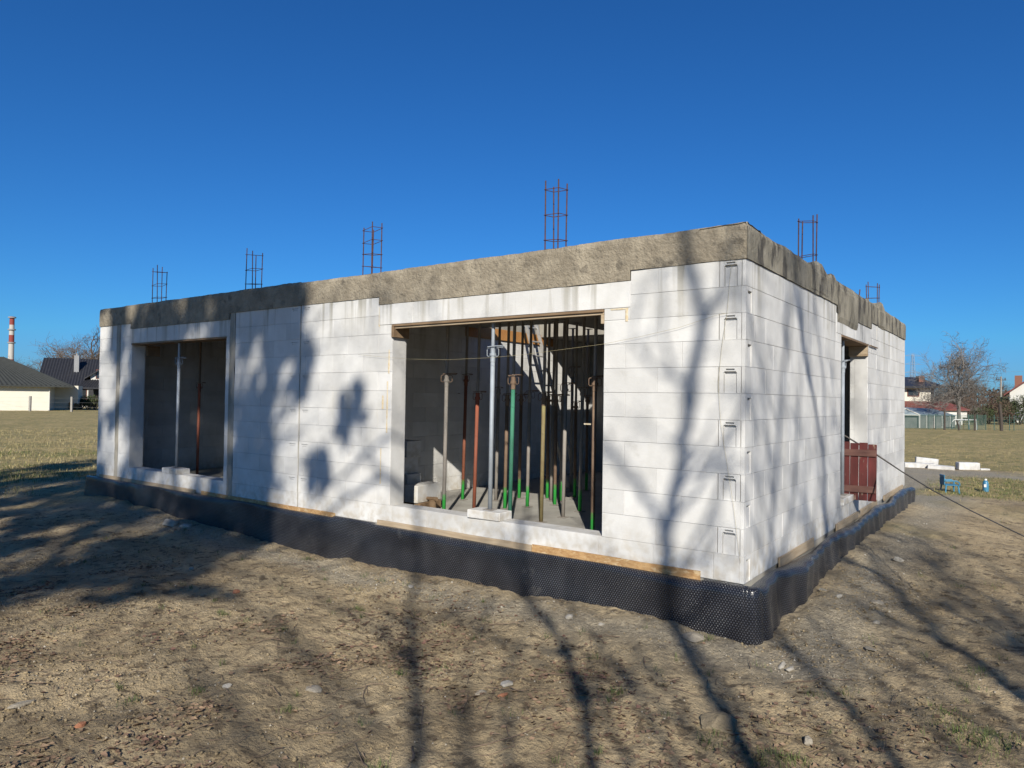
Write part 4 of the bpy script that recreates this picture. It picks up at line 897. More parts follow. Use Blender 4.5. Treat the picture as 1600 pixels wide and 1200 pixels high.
car(1606, 84, .2, 'silver car partly hidden behind the fence at the right edge', 'csil')
# banded factory chimney
M['chr'] = mat('chimney_red', (.27,.06,.05), rough=.8); M['chw'] = mat('chimney_white', (.50,.47,.43), rough=.8)
d = 620; F = fr(15, d); e = root('factory_chimney', F, 'tall red and white banded factory chimney on the left horizon', 'chimney'); kk = d/FPX
zz = [(-.0, 562, 575), (1, 553, 562)]
for y0, y1, mt in ((562, 620, 'chr'), (536, 562, 'chw'), (524, 536, 'chr'), (508, 524, 'chw'), (495, 508, 'chr')):
    z0, z1 = (612-y1)*kk+2.1, (612-y0)*kk+2.1; z0 = max(z0, 0); ra = lambda z: 2.6-.8*z/68; mb = MB(); mb.tube([(0, 0, z0), (0, 0, z1)], [ra(z0), ra(z1)], 20); mb.build('shaft_band', M[mt], e, world=False)
for y in (536, 515.5, 496.5):
    z = (612-y)*kk+2.1; mb = MB(); mb.cyl((0,0,z-.5), (0,0,z+.5), 3.0, 20); mb.build('gallery', M['greyp'], e, world=False)
# house behind the right end
d = 76; k = d/FPX; F = fr(1463, d); e = root('two_storey_house', F, 'beige house with dark roof and red lower roof beyond the right end of the shell', 'house')
mb = MB(); mb.box((-6.5, 0, -.3), (-.6, 7, 4.2)); mb.box((-.6, .9, -.3), (.3, 7, 4.15)); mb.build('wall', M['plaster'], e, world=False)
mb = MB(); mb.add([(-7.0,-.8,4.05),(.5,-.8,4.05),(-.2,3,5.15),(-6.2,3,5.2),(.5,7.5,4.05),(-7,7.5,4.05),(-7,-.8,3.85),(.5,-.8,3.85)], [(0,1,2,3),(1,4,2),(4,5,3,2),(5,0,3),(6,7,1,0)]); mb.build('roof', M['roofb'], e, world=False)
mb = MB(); mb.box((-1.3, 1, 4.4), (-.7, 1.6, 5.2)); mb.build('chimney', M['bricks'], e, world=False)
win(e, -3.15, -1.85, 2.95, 3.7); win(e, -.55, .2, 2.6, 3.9, .89)
mb = MB(); mb.add([(-6.5,-2.2,1.65),(2.2,-2.2,1.65),(1.0,.0,2.45),(-6.5,-.0,2.45),(-6.5,-2.2,1.5),(2.2,-2.2,1.5)], [(0,1,2,3),(4,5,1,0)]); mb.build('lower_roof', M['roofr'], e, world=False)
mb = MB(); mb.box((-6.5, -1.9, -.3), (1.6, -.01, 1.5)); mb.prism([(1.0, .8), (2.1, .8), (2.1, 1.55), (1.05, 1.9)], -1.88, -.05); mb.build('annex_wall', M['plasterw'], e, world=False)
# greenhouse
d = 63; k = d/FPX; F = fr(1440, d); e = root('greenhouse', F, 'long grey glazed greenhouse behind the green fence', 'greenhouse')
mb = MB(); mb.box((-3.5, 0, -.2), (3.0, 4, 1.15)); mb.build('glazed_wall', M['gh'], e, world=False)
mb = MB(); mb.add([(-.5,-.1,1.15),(3.2,-.1,1.12),(2.2,2,1.75),(-1.5,2,1.85)], [(0,1,2,3)]); mb.add([(-3.4,-.3,1.15),(-.3,-.3,1.15),(-.3,2,1.15),(-1.6,-.3,1.72),(-1.6,2,1.78)], [(0,3,4),(0,1,3),(1,2,4,3)]); mb.build('roof', M['ghr'], e, world=False)
mb = MB()
for x in (-3.4, -.35, -2.0): mb.cyl((x, -.32, -.2), (x, -.32, 1.15), .045, 6)
mb.cyl((-3.4, -.32, 1.15), (-.35, -.32, 1.15), .045, 6); mb.cyl((-1.6, -.32, 1.72), (-.3, -.32, 1.17), .04, 6); mb.cyl((-1.6, -.32, 1.72), (-3.4, -.32, 1.17), .04, 6)
for x in (.4, 1.1, 1.8, 2.5): mb.cyl((x, -.05, -.2), (x, -.05, 1.12), .03, 6)
mb.build('frame', M['plasterw'], e, world=False)
# fence right
d = 60; k = d/FPX; F = fr(1500, d); e = root('mesh_fence', F, 'green wire mesh fence on thin posts in front of the greenhouse and orchard', 'fence')
def wires(mb, x0, x1, h, st, r, y=0):
    x = x0
    while x <= x1: mb.add([(x-r, y, 0), (x+r, y, 0), (x+r, y, h), (x-r, y, h)], [(0,1,2,3)]); x += st
    z = .1
    while z <= h: mb.add([(x0, y, z-r), (x1, y, z-r), (x1, y, z+r), (x0, y, z+r)], [(0,1,2,3)]); z += st
mb = MB(); wires(mb, -5, 2.2, 1.28, .09, .009); wires(mb, 2.2, 7.5, 1.2, .2, .005); mb.build('wire_mesh', M['gmesh'], e, world=False)
for px in (1451, 1487, 1513, 1540, 1553, 1577, 1584, 1462, 1527): mb = MB(); x = (px-1500)*k; mb.cyl((x, -.03, -.2), (x, -.03, 1.32), .03, 6); mb.build('post', M['gmesh'], e, world=False)
for px, w_, h, ln, mt, lb in ((1476, .075, 1.75, .0, 'post', 'dark wooden post in the green fence, left one'), (1499, .07, .85, .25, 'post', 'short leaning dark post at the white frame'), (1523, .065, 1.35, .0, 'post', 'dark wooden post in the middle of the green fence'), (1565, .12, 2.2, .15, 'post', 'thickest dark wooden post at the right of the fence')):
    F = fr(px, 58.5); mb = MB(); mb.tube([(0, 0, -.2), (-ln*.3, 0, h*.5), (-ln, 0, h)], [w_*1.1, w_, w_*.9], 8); o = mb.build('wooden_post', M[mt]); o.matrix_world = F; tag(o, lb, 'post')
F = fr(1512, 60.6); mb = MB(); mb.tube([(-.72,0,0),(-.75,0,.6),(-.55,0,.8),(0,0,.84),(.72,0,.86),(.78,0,0)], .045, 8); mb.tube([(-.72,1,0),(-.75,1,.6),(-.55,1,.8),(0,1,.84),(.72,1,.86),(.78,1,0)], .045, 8); o = mb.build('pipe_frame', M['white']); o.matrix_world = F; tag(o, 'low white pipe frame standing by the fence', 'frame')
# left fence
F = fr(80, 75); e = root('wire_fence', F, 'thin wire fence with two concrete posts in front of the left houses', 'fence'); k = 75/FPX
for px in (47, 112): mb = MB(); x = (px-80)*k; mb.box((x-.1, -.08, -.2), (x+.1, .08, 1.62)); mb.build('post', M['cpost'], e, world=False)
mb = MB()
for z in (.5, 1.0, 1.45): mb.cyl((-9, 0, z), (8, 0, z), .004, 4)
mb.build('wire', M['greyp'], e, world=False)
# right edge house
d = 88; k = d/FPX; F = fr(1590, d); e = root('red_roof_house', F, 'white house with red brown roof peeking over the hedge at the right edge', 'house'); e.rotation_euler = (0, 0, YAW-.62)
mb = MB(); mb.prism([(-.8, -.3), (7, -.3), (7, 4.1), (3.2, 7.0), (-.8, 3.9)], 0, 8); mb.build('wall', M['plasterw'], e, world=False)
mb = MB()
for (x0, z0, x1, z1) in ((-1.4, 3.55, 3.2, 7.2), (3.2, 7.2, 7.6, 3.55)):
    v = [(x0, -.5, z0), (x1, -.5, z1), (x1, 8.4, z1), (x0, 8.4, z0)]; mb.add(v+[(p[0], p[1], p[2]-.2) for p in v], [(0,1,2,3),(7,6,5,4),(0,4,5,1),(3,2,6,7),(0,3,7,4),(1,5,6,2)])
mb.build('roof', M['roofr'], e, world=False); mb = MB(); mb.box((-.3, 3, 4.0), (.5, 3.6, 6.0)); mb.build('chimney', M['bricks'], e, world=False); win(e, .6, 1.6, 2.0, 3.0, -.01)
# utility pole and pylon
d = 92; F = fr(1564, d); e = root('utility_pole', F, 'pale concrete utility pole with crossarm above the hedge', 'pole'); mb = MB(); mb.tube([(0,0,-.3),(0,0,5.9)], [.16,.10], 8); mb.build('pole', M['cpost'], e, world=False); mb = MB(); mb.box((-.65,-.05,5.4), (.65,.05,5.52)); mb.build('crossarm', M['post'], e, world=False)
for x in (-.55, 0, .55): mb = MB(); mb.cyl((x,0,5.52), (x,0,5.75), .05, 6); mb.build('insulator', M['post'], e, world=False)
d = 420; F = fr(1426, d); e = root('power_pylon', F, 'faint lattice power pylon just right of the shell', 'pylon'); H = 32; mb = MB()
for s in (-1, 1):
    for y in (-1, 1): mb.tube([(s*2.6,y*2.6,0),(s*1.1,y*1.1,18),(s*.5,y*.5,H)], .11, 4)
for q in range(14):
    z0, z1 = q*H/14, (q+1)*H/14; w0, w1 = (np.interp(z, [0,18,H], [2.6,1.1,.5]) for z in (z0, z1))
    for y in (-1, 1): mb.tube([(-w0,y*w0,z0),(w1,y*w1,z1)], .07, 3); mb.tube([(w0,y*w0,z0),(-w1,y*w1,z1)], .07, 3)
for z in (21, 26, 31): mb.tube([(-4.5,0,z),(4.5,0,z)], .10, 4); mb.tube([(-4.5,0,z),(0,0,z+1.6),(4.5,0,z)], .07, 4)
M['steel'] = mat('pylon_steel', (.30,.33,.37), rough=.6); mb.build('lattice', M['steel'], e, world=False); mb = MB()
for z in (21, 26): mb.tube([(-4.5,0,z),(-70,-3,z-3.5),(-160,-5,z+1)], .05, 3); mb.tube([(4.5,0,z),(60,3,z-3.5),(150,5,z-1)], .05, 3)
mb.build('wire', M['steel'], e, world=False)

# ------------------------------------------------------------------ bare trees
def tree_segments(rng, H, spread=.9, trunk=.22, levels=6, first=.18, up=.25, kids=(3, 4), fork=None):
    segs = []
    def grow(p, d, L, r, lv):
        n = 4 if lv < 3 else 3; pts = [p.copy()]; 
        for k in range(n):
            d = d+rng.normal(0, .13+.03*lv, 3)+np.array([0, 0, up*.12]); d /= np.linalg.norm(d); p = p+d*L/n; pts.append(p.copy())
        segs.append((np.array(pts), r, r*.62, lv))
        if lv >= levels: return
        nk = rng.randint(kids[0], kids[1]+1)
        for q in range(nk):
            t = 1.0 if q == 0 else rng.uniform(.35, 1.0); i = min(int(t*n), n-1) if q else n; b = pts[i] if q else pts[-1]
            a = rng.uniform(0, 6.28); s = spread*(rng.uniform(.25, .5) if q == 0 else rng.uniform(.55, 1.0)); v = np.cross(d, [math.cos(a), math.sin(a), .3]); v /= np.linalg.norm(v)+1e-9
            grow(b, (d+v*s)/np.linalg.norm(d+v*s), L*rng.uniform(.62, .84), max(r*(.66 if q == 0 else .5), .009), lv+1)
    grow(np.array([0, 0, -.2]), np.array([.02, 0, 1.0]), H*first, trunk, 0)
    top = max(p[0][:, 2].max() for p in segs); k = H/top; return [(p*k, a, b, l) for p, a, b, l in segs]
def build_tree(name, segs, mt, e, tl=1):
    a = MB(); b = MB()
    for pts, r0, r1, lv in segs:
        (a if lv <= tl else b).tube(pts, np.linspace(r0, r1, len(pts)), 8 if lv == 0 else (5 if lv < 3 else 3), cap=False)
    a.build('trunk', M[mt], e, world=False); b.build('crown', M[mt], e, world=False)
rng = np.random.RandomState(5)
F = fr(1497, 64); e = root('bare_tree', F, 'large spreading bare tree right of the shell behind the greenhouse', 'tree'); sg = tree_segments(rng, 8.6, 1.3, .20, 7, .15, .35, (3, 4)); build_tree('t', sg, 'bark_pale', e)
M['barkw'] = mat('far_wood_bark', (.17,.125,.09), (.12,.09,.07), 4, .95)
lbs = ['bare tree behind the left houses, seen against the sky left of the black roof', 'bare tree above the ridge end of the black roof', 'rounded bare tree above the middle of the black roof', 'bare tree just right of the grey house chimney', 'dense bare tree above the dormer', 'tallest bare tree touching the left end of the shell', 'bare tree between the banded chimney and the black roof']
protos = []
for q in range(3):
    sg = tree_segments(np.random.RandomState(20+q), 9.5, .95, .20, 6, .27, .3, (3, 4)); protos.append(sg)
pr = [None]*3
for q, (px, d, s, lb) in enumerate(((60,150,.75,lbs[0]), (82,140,.86,lbs[1]), (103,142,.98,lbs[2]), (120,150,.96,lbs[3]), (137,138,1.02,lbs[4]), (152,138,1.15,lbs[5]), (44,160,.68,lbs[6]))):
    F = fr(px, d); v = q % 3
    if pr[v] is None: e = root('bare_tree', F, lb, 'tree', 'bare trees behind the left houses'); build_tree('t', protos[v], 'barkw', e); pr[v] = e
    else: e = copy_tree(pr[v]); e.location = F.translation; e['label'] = lb
    e.scale = (s*1.7, s*1.7, s*1.38); e.rotation_euler = (0, 0, q*1.3)
for q, (px, d, s, lb) in enumerate(((1532,95,.62,'bare reddish tree left of the utility pole'), (1550,100,.66,'bare tree directly behind the utility pole'), (1444,110,.70,'bare tree just right of the shell behind the beige house'), (1470,100,.60,'bare tree behind the red lower roof'), (1580,120,.66,'bare tree behind the red roof house'), (1512,105,.55,'low bare tree behind the large spreading tree'))):
    F = fr(px, d); e = copy_tree(pr[q % 3]); e.location = F.translation; tag(e, lb, 'tree', 'bare trees behind the right gardens'); e.scale = (s*1.2, s*1.2, s); e.rotation_euler = (0, 0, q*.9)
# bushes
M['bush'] = mat('evergreen_needles', (.075,.095,.035), (.045,.06,.025), 3, .9, tint=.5); M['bushb'] = mat('brown_shrub', (.14,.085,.06), (.10,.07,.05), 3, .9, tint=.4); M['bushy'] = mat('dry_shrub', (.30,.24,.14), (.22,.17,.10), 3, .9, tint=.4)
def bush(px, d, W, H, mt, label, n=1500, group=None, ls=.09, name='shrub', z=0):
    F = fr(px, d); e = root(name, F, label, name.replace('_', ' '), group); rs = np.random.RandomState(int(px*3+d)); mb = MB()
    for q in range(26):
        a = rs.uniform(0, 6.28); L = rs.uniform(.5, 1)*H; mb.tube([(0,0,-.1),(math.cos(a)*W*.2, math.sin(a)*W*.2, L*.5),(math.cos(a)*W*.42*rs.rand(), math.sin(a)*W*.42*rs.rand(), L)], [.03,.02,.008], 4)
    mb.build('stems', M['bark'], e, world=False)
    # lobes of leaf quads
    lob = [(rs.uniform(-.38,.38)*W, rs.uniform(-.3,.3)*W, rs.uniform(.2,.82)*H, rs.uniform(.16,.32)*min(W, H)) for _ in range(12)]
    c = np.array([lob[k] for k in rs.randint(0, 12, n)]); v = rs.normal(0, 1, (n, 3)); v /= np.linalg.norm(v, axis=1)[:, None]; rr = c[:, 3]*rs.uniform(.3, 1.15, n)
    p = c[:, :3]+v*rr[:, None]; p[:, 2] = np.clip(p[:, 2], .02, 9)
    a1 = rs.normal(0, 1, (n, 3)); a1 /= np.linalg.norm(a1, axis=1)[:, None]; a2 = np.cross(a1, rs.normal(0, 1, (n, 3))); a2 /= np.linalg.norm(a2, axis=1)[:, None]; s = ls*rs.uniform(.5, 1.3, n)[:, None]
    Vv = np.stack([p-a1*s, p-a2*s*.5, p+a1*s, p+a2*s*.5], 1).reshape(-1, 3); Fq = np.arange(4*n).reshape(n, 4); raw('foliage', Vv, Fq, M[mt], e, tint=rs.uniform(-1, 1, n)); return e
for a in ((138,86,2.6,1.7,'bush','dark green shrub left of the shell in front of the dormer house',1600),(126,85,2.2,1.4,'bush','low green shrub beside the porch of the dormer house',1200),(149,84,1.8,1.9,'bush','green shrub touching the left end of the shell',1200),(108,84,1.8,1.5,'bushy','dry tan shrub right of the blue car',1100),(117,83,1.4,1.0,'bushy','small dry shrub in front of the cream wall',800)): bush(*a[:6], n=a[6], group='shrubs by the left houses')
for a in ((1592,78,4.2,3.6,'bush','wide green conifer hedge at the right edge',3500),(1578,80,3.0,3.0,'bush','green conifer left of the hedge',2400),(1520,84,3.4,3.2,'bushb','dark brown shrub behind the white frame',2400),(1545,82,3.6,3.4,'bushb','reddish brown shrub left of the thickest post',2600),(1535,74,2.4,2.2,'bush','dark evergreen shrub in the middle of the orchard',1500),(1478,84,3.0,3.3,'bushb','brown shrub behind the left fence post',2200),(1562,76,2.6,2.8,'bushb','brown shrub behind the thickest post',1600),(1505,90,3.6,3.0,'bushb','dark shrub under the large bare tree',2000),(1555,100,5,4.6,'bushb','tall brown thicket behind the utility pole',2600),(1490,100,5,4.2,'bushb','tall brown thicket behind the large bare tree',2200)): bush(*a[:6], n=a[6], group='shrubs behind the right fence', ls=.08)
# far wood on the horizon: one mass no one could count
M['wood'] = mat('far_wood', (.13,.115,.10), (.09,.085,.07), .05, .95, tint=.4)
n = 26000; th = RS.uniform(-1.5, 1.6, n); R_ = RS.uniform(420, 520, n); hh = 5+5*np.abs(fbm(th*14, th*0, 4, 90))*2; X = CP[0]-R_*np.sin(YAW+th); Y = CP[1]+R_*np.cos(YAW+th); Z = -.5+RS.rand(n)**.7*hh
a1 = RS.normal(0, 1, (n, 3)); a1 /= np.linalg.norm(a1, axis=1)[:, None]; a2 = np.cross(a1, RS.normal(0, 1, (n, 3))); a2 /= np.linalg.norm(a2, axis=1)[:, None]; p = np.stack([X, Y, Z], 1); s = RS.uniform(.5, 1.2, n)[:, None]
tag(raw('far_wood', np.stack([p-a1*s, p-a2*s, p+a1*s, p+a2*s], 1).reshape(-1, 3), np.arange(4*n).reshape(n, 4), M['wood'], tint=RS.uniform(-1, 1, n)), 'distant bare wood along the horizon', 'wood', kind='stuff')

# ------------------------------------------------------------------ the trees behind the photographer, laid out as the sun sees them
# (u = sideways, v = height minus D*tan(elevation)); they cast the shadows over the soil and walls
def SV(u, v, D): return PP*u-S_*D+np.array([0, 0, v+D*TEL])
def GS(*pts):      # where a streak on the soil comes from, in the sun's view
    o = []
    for x, y in pts: P = on(x, y, 2, -.45); o.append((float(P@PP), float(P[2]+P@S_*TEL)))
    return o
def suntree(D, strokes, label, clumps=(), seed=0, twig=1., mt='bark', twl=.8, limbs=12):
    rs = np.random.RandomState(seed); u0 = strokes[0][0][0][0]; base = SV(u0, 0, D); base[2] = -.5
    e = empty('tall_tree', base, label, 'tree', 'trees standing behind the viewpoint'); tr = MB(); cr = MB()
    vg = -.5-D*TEL
    def twigs(p, d, L, r, lv):
        n = 3; pts = [p.copy()]; dd = d.copy()
        for k in range(n): dd = dd+rs.normal(0, .16, 3); dd[2] += .03; dd /= np.linalg.norm(dd); p = p+dd*L/n; pts.append(p.copy())
        cr.tube(pts, np.linspace(r, r*.5, n+1), 4, cap=False)
        if lv > 0:
            for q in range(rs.randint(2, 4)): v = rs.normal(0, 1, 3); v -= dd*v.dot(dd); v /= np.linalg.norm(v); twigs(pts[rs.randint(1, n+1)], (dd+v*.7)/1.22, L*rs.uniform(.5, .8), max(r*.6, .0075), lv-1)
    strokes = list(strokes); m0 = strokes[0][0]
    for q in range(int(limbs)):
        k = rs.randint(0, len(m0)); u, v = m0[k]; sg = rs.choice([-1, 1]); a = rs.uniform(.35, 1.0); L = rs.uniform(.8, 2.4); pp_ = [(u, v)]
        for _ in range(5): u += sg*math.sin(a)*L/5; v += math.cos(a)*L/5; a = a*rs.uniform(.6, 1.1)+rs.normal(0, .12); pp_.append((u, v))
        strokes.append((pp_, rs.uniform(.014, .03), .008))
    for si, (pts, r0, r1) in enumerate(strokes):
        pts = list(pts)
        if si == 0: pts = [(pts[0][0]-.05, vg), (pts[0][0], (vg+pts[0][1])/2)]+pts
        dj = 0 if si == 0 else rs.uniform(-.5, .5); P = np.array([SV(u, v, D+dj*k/len(pts)) for k, (u, v) in enumerate(pts)])
        # resample smooth
        t = np.linspace(0, len(P)-1, len(P)*4); Q = np.stack([np.interp(t, range(len(P)), P[:, c]) for c in range(3)], 1); Q[1:-1] = (Q[:-2]+Q[1:-1]*2+Q[2:])/4; Q += rs.normal(0, .012, Q.shape)
        rr = np.linspace(r0, r1, len(Q)); 
        if si == 0: rr = np.where(Q[:, 2] < SV(0, pts[2][1], D)[2], r0*(1.7-.7*(Q[:, 2]+.5)/(SV(0, pts[2][1], D)[2]+.5)), rr)
        (tr if si == 0 else cr).tube(Q, rr, 10 if si == 0 else 6)
        L = np.linalg.norm(Q[-1]-Q[0]); top = Q[:, 2] > SV(0, -1.9, D)[2]
        for q in range(int(L*2.6*twig)):
            k = rs.randint(2, len(Q)-1)
            if not top[k] or False: continue
            dd = Q[k+1]-Q[k]; dd /= np.linalg.norm(dd)+1e-9; v = rs.normal(0, 1, 3); v -= dd*v.dot(dd); v /= np.linalg.norm(v); v = dd*.8+v*.75+np.array([0,0,.25]); twigs(Q[k], v/np.linalg.norm(v), twl*rs.uniform(.6, 1.4), max(rr[k]*.4, .011), 2)
    tr.build('trunk', M[mt], e); cr.build('crown', M[mt], e)
    many = len(clumps) > 10; acc = []
    for (u, v, ru, rv, n0) in clumps:
        parts = [(u, v, ru, rv, n0)]
        for _ in range(5 if many else 4):
            a = rs.uniform(0, 6.28); q = rs.uniform(.9, 1.4 if many else 1.15); parts.append((u+math.cos(a)*ru*q, v+math.sin(a)*rv*q, ru*rs.uniform(.15, .4), rv*rs.uniform(.15, .4), n0*.06))
        vs = []
        for (u, v, ru, rv, n) in parts:
            c = SV(u, v, D); n = int(n*2.6); ns = 12; sc_ = rs.uniform(-.66, .66, (ns, 3)); sr = rs.uniform(.22, .5, (ns, 1))*np.array([[.8, .8, 1.3]]); wi = rs.randint(0, ns, n)
            g_ = rs.normal(0, .5, (n, 3)); g_ = g_/np.maximum(1, np.linalg.norm(g_, axis=1)/1.1)[:, None]; g_ = sc_[wi]+g_*sr[wi]
            p = c+PP*(g_[:, :1]*ru)+S_*(g_[:, 1:2]*ru)+np.array([0, 0, 1])*(g_[:, 2:3]*rv); a1 = rs.normal(0, 1, (n, 3)); a1 /= np.linalg.norm(a1, axis=1)[:, None]; a2 = np.cross(a1, rs.normal(0, 1, (n, 3))); a2 /= np.linalg.norm(a2, axis=1)[:, None]; s = rs.uniform(.025, .06, n)[:, None]
            vs.append(np.stack([p-a1*s, p-a2*s*.6, p+a1*s, p+a2*s*.6], 1).reshape(-1, 3)-base)
        if many: acc += vs
        else: V_ = np.concatenate(vs); raw('mistletoe', V_, np.arange(len(V_)).reshape(-1, 4), M['leaf'], e)
    if many: V_ = np.concatenate(acc); raw('foliage', V_, np.arange(len(V_)).reshape(-1, 4), M['leaf'], e)
    return e
suntree(13, [([(-.61,-1.67),(-.59,-1.0),(-.55,-.61),(-.60,.19),(-.59,.67),(-.49,1.12),(-.43,1.63),(-.39,2.15),(-.31,2.47),(-.42,2.94),(-.47,3.29),(-.5,4.2)], .075, .04),
   ([(-.58,.54),(-.82,1.09),(-.97,1.26),(-1.3,1.9)], .04, .018), ([(-.5,.76),(-.35,.9),(-.18,1.26),(.1,1.8)], .03, .012), ([(-.43,1.63),(-.62,2.3),(-.7,3.2)], .022, .012), ([(-.35,2.3),(-.15,2.9),(-.05,3.7)], .022, .012), ([(-.6,0.0),(-.35,.5),(-.2,.7)], .02, .01), ([(-.62,-2.6)]+GS((1060,1195),(1010,1120),(960,1040),(925,985)), .035, .018), ([(-.6,-2.6)]+GS((1215,1195),(1165,1110),(1120,1050),(1085,1010)), .03, .02), ([(-.6,-2.4)]+GS((1110,1195),(1050,1090),(1000,1020)), .022, .012)], 'bare tree with slim trunk behind the viewpoint shading the wall near the corner', seed=1, limbs=3, twig=.35)
suntree(14, [([(.22,-1.75),(.28,-1.4),(.28,-1.05),(.29,-.74),(.33,-.35),(.42,.3),(.5,1.0),(.62,1.8),(.7,2.6),(.75,3.6)], .06, .02), ([(.35,-.2),(.7,.6),(.95,1.5),(1.05,2.6),(1.1,3.5)], .03, .012), ([(.3,-.7),(.0,-.1),(-.1,.5)], .02, .01), ([(.5,1.0),(.3,1.8),(.25,2.8)], .02,.01), ([(.22,-2.8)]+GS((1500,1195),(1430,1110),(1330,1030),(1250,965)), .035, .018), ([(.22,-2.9)]+GS((1330,1195),(1260,1110),(1200,1040)), .028, .012), ([(.22,-2.9)]+GS((1590,1190),(1490,1110),(1400,1040),(1320,990)), .028, .012)], 'bare tree behind the viewpoint whose shadow meets the corner from the right', seed=2, limbs=5, twig=.5)
suntree(13.5, [([(1.54,-1.16),(1.66,-.68),(1.86,.05),(2.13,.66),(2.1,.98),(1.75,1.41),(1.64,2.35),(1.4,2.75),(1.2,2.9),(.96,3.46),(.8,4.1)], .065, .03), ([(1.75,1.41),(1.68,2.22),(1.69,3.16),(1.44,3.71),(1.3,4.3)], .035, .02), ([(1.9,1.2),(2.2,2.0),(2.4,3.2)], .03, .012), ([(2.13,.66),(2.5,1.4),(2.9,2.6)], .03, .012), ([(1.7,-.5),(1.4,.2),(1.2,1.2),(1.15,2.2)], .025, .012), ([(1.4,-2.2)]+GS((1600,1160),(1520,1090),(1430,1020),(1340,960)), .03, .015), ([(1.5,-1.8),(1.62,-1.0)]+GS((1560,1020),(1480,950),(1420,905),(1360,865)), .026, .014)], 'forked bare tree behind the viewpoint striping the right wall', seed=3, limbs=7, twig=.6)
suntree(15, [([(2.10,-1.2),(2.14,-.67),(2.24,-.42),(2.63,.24),(3.09,1.02),(3.3,2.2),(3.4,3.4)], .06, .03), ([(2.3,-.3),(2.2,.6),(2.6,1.6)], .025, .012), ([(2.9,.7),(3.6,1.6),(4.2,2.4)], .03, .015), ([(3.09,1.02),(2.7,2.2),(2.8,3.4)], .03, .012), ([(2.1,-1.6)]+GS((1600,985),(1520,930),(1450,880),(1400,845)), .032, .016), ([(2.1,-1.6)]+GS((1600,930),(1530,885),(1480,850)), .028, .014)], 'bare tree farthest right behind the viewpoint', seed=4, limbs=10, twig=1.0)
suntree(12, [([(-1.52,-1.75),(-1.50,-1.14),(-1.53,-1.02),(-1.56,-.81),(-1.61,-.47),(-1.83,0.0),(-1.92,.18),(-2.0,1.2),(-1.9,2.4)], .045, .025), ([(-1.53,-1.02),(-1.5,-.3),(-1.45,.5)], .02, .01), ([(-1.6,-2.6)]+GS((800,1195),(790,1100),(800,1020),(830,960)), .026, .014), ([(-1.5,-2.6)]+GS((985,1195),(950,1130),(930,1060),(900,990)), .024, .014)], 'slim bare tree directly behind the viewpoint', clumps=((-1.515,-1.07,.055,.16,260),(-1.58,-.66,.05,.14,200)), seed=5, limbs=3, twig=.45)  # clumps added here only to cast the short thick shadow on the soil
suntree(15, [([(-2.51,-1.75),(-2.60,-1.4),(-2.75,-.99),(-2.95,-.43),(-3.11,0.0),(-3.2,.9),(-3.25,1.6),(-3.3,2.4),(-3.4,3.6)], .06, .03), ([(-2.75,-1.0),(-3.08,-.6),(-3.31,-.1)], .03, .015), ([(-3.25,1.9),(-3.83,2.05),(-4.42,1.85),(-4.97,1.63),(-5.3,1.3)], .048, .026), ([(-3.3,2.5),(-3.56,2.58),(-4.18,2.33),(-4.75,2.11),(-5.0,1.9)], .038, .02), ([(-3.83,2.05),(-4.0,2.6),(-4.3,3.0)], .014, .01), ([(-4.3,1.9),(-4.6,2.3),(-4.77,2.6)], .014, .01), ([(-3.2,1.0),(-3.8,1.3),(-4.3,.9),(-4.7,.5)], .034, .016), ([(-3.3,2.4),(-3.0,3.2),(-3.1,4.2)], .03,.012), ([(-2.5,-2.8)]+GS((560,1190),(520,1110),(480,1040),(430,985)), .032, .016), ([(-2.5,-2.8)]+GS((735,1195),(720,1110),(730,1020),(760,950)), .028, .014), ([(-2.6,-2.8)]+GS((430,1195),(370,1110),(280,1030),(200,990)), .03, .014), ([(-2.8,-1.5),(-3.5,-.9)]+GS((420,960),(330,925),(230,900)), .03, .012), ([(-2.9,-.8),(-3.4,-.3)]+GS((480,925),(400,895),(310,880)), .034, .014)],
   'bare tree with round mistletoe clumps behind the viewpoint', clumps=((-4.27,3.06,.24,.30,1200),(-4.80,2.46,.22,.32,1200),(-5.15,3.75,.18,.26,500)), seed=6, limbs=3, twig=.4)
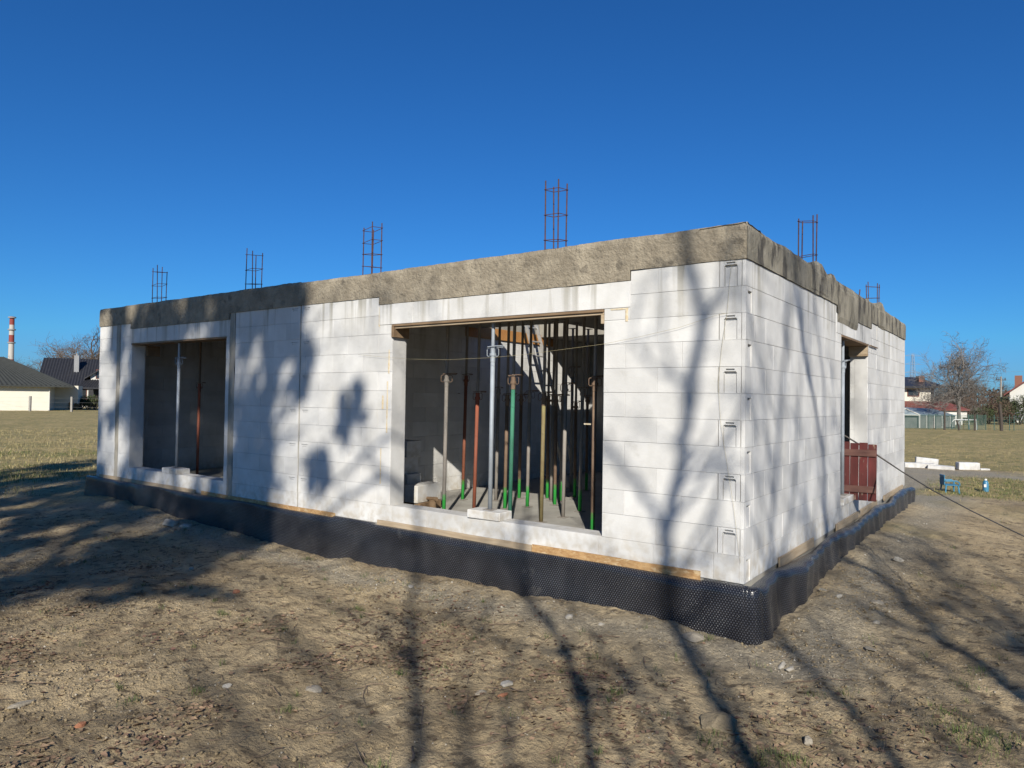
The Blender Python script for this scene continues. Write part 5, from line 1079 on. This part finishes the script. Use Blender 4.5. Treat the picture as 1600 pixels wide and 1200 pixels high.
# the big ivy-clad tree on the left
rs = np.random.RandomState(77); cl = []
for (u, v, ru, rv, n) in ((-5.55,4.45,.45,.7,2600),(-5.9,3.5,.45,.6,2300),(-6.2,2.8,.4,.6,1700),(-5.75,5.35,.55,.5,2000),(-5.3,5.1,.3,.4,900),(-5.95,2.2,.38,.5,1300),(-5.85,1.6,.35,.4,900),(-6.5,3.9,.3,.5,600),(-5.1,4.2,.25,.3,500),(-6.7,5.5,.4,.5,900)): cl.append((u, v, ru, rv, n))
for (u, v, ru, rv) in ((-6.9,.22,.5,.10),(-6.4,.32,.4,.12),(-5.9,.16,.4,.09),(-5.3,.12,.35,.08),(-7.5,.25,.5,.13),(-7.1,-.12,.35,.06),(-6.1,-.1,.25,.06),(-8.3,.3,.5,.14),(-8.3,-.25,.3,.07),(-6.0,.62,.5,.12),(-7.0,.75,.5,.14),(-8.8,5.5,.6,.8),(-8.4,6.0,.5,.6),(-9.3,5.0,.5,.5),(-9.0,6.3,.5,.5),(-8.7,4.9,.4,.4)): cl.append((u, v, ru, rv, 500))  # last five clumps added to keep sun out of the left opening's room
for _ in range(84):
    u = rs.uniform(-10.8, -5.9); v = rs.uniform(-.1, 7.6)
    if v < .5+.25*math.sin(u*3) or (u > -7.2 and v > 2.6 and rs.rand() < .5): continue
    cl.append((u, v, rs.uniform(.15, .42), rs.uniform(.2, .6), rs.randint(250, 1100)))
suntree(17, [([(-7.4,-1.2),(-7.5,0),(-7.3,1.2),(-7.0,2.6),(-6.8,4),(-6.9,6),(-7.0,7.5)], .16, .05), ([(-7.35,1.0),(-6.6,1.6),(-6.0,2.6),(-5.7,4.0),(-5.6,5.4)], .08, .03), ([(-7.4,.2),(-8.2,1.2),(-8.8,2.4),(-9.2,4),(-9.6,6)], .09, .03), ([(-7.2,2),(-7.9,3.2),(-8.1,5),(-8.3,7)], .07, .02), ([(-8.5,1.8),(-9.6,2.4),(-10.4,3.6)], .05, .02), ([(-7.2,.5),(-6.6,.5),(-5.9,.9),(-5.0,.4)], .05, .02)], 'broad ivy covered tree behind the viewpoint to the left', clumps=cl, seed=7, twig=2.2, twl=1.2)

rs = np.random.RandomState(91); cl = []
for _ in range(60):
    u = rs.uniform(-15.5, -10.2); v = rs.uniform(2.2, 8.0)
    cl.append((u, v, rs.uniform(.2, .6), rs.uniform(.2, .6), rs.randint(300, 900)))
suntree(17, [([(-12.4,-1.2),(-12.5,0),(-12.3,1.6),(-12.6,3.6),(-12.2,6),(-12.4,8)], .15, .05), ([(-12.3,1.6),(-11.3,3),(-10.8,5),(-10.6,7)], .07, .03), ([(-12.5,2.2),(-13.6,3.2),(-14.6,5)], .07, .02)], 'second ivy covered tree behind the viewpoint, farthest to the left', clumps=cl, seed=8, twig=2, twl=1.2)
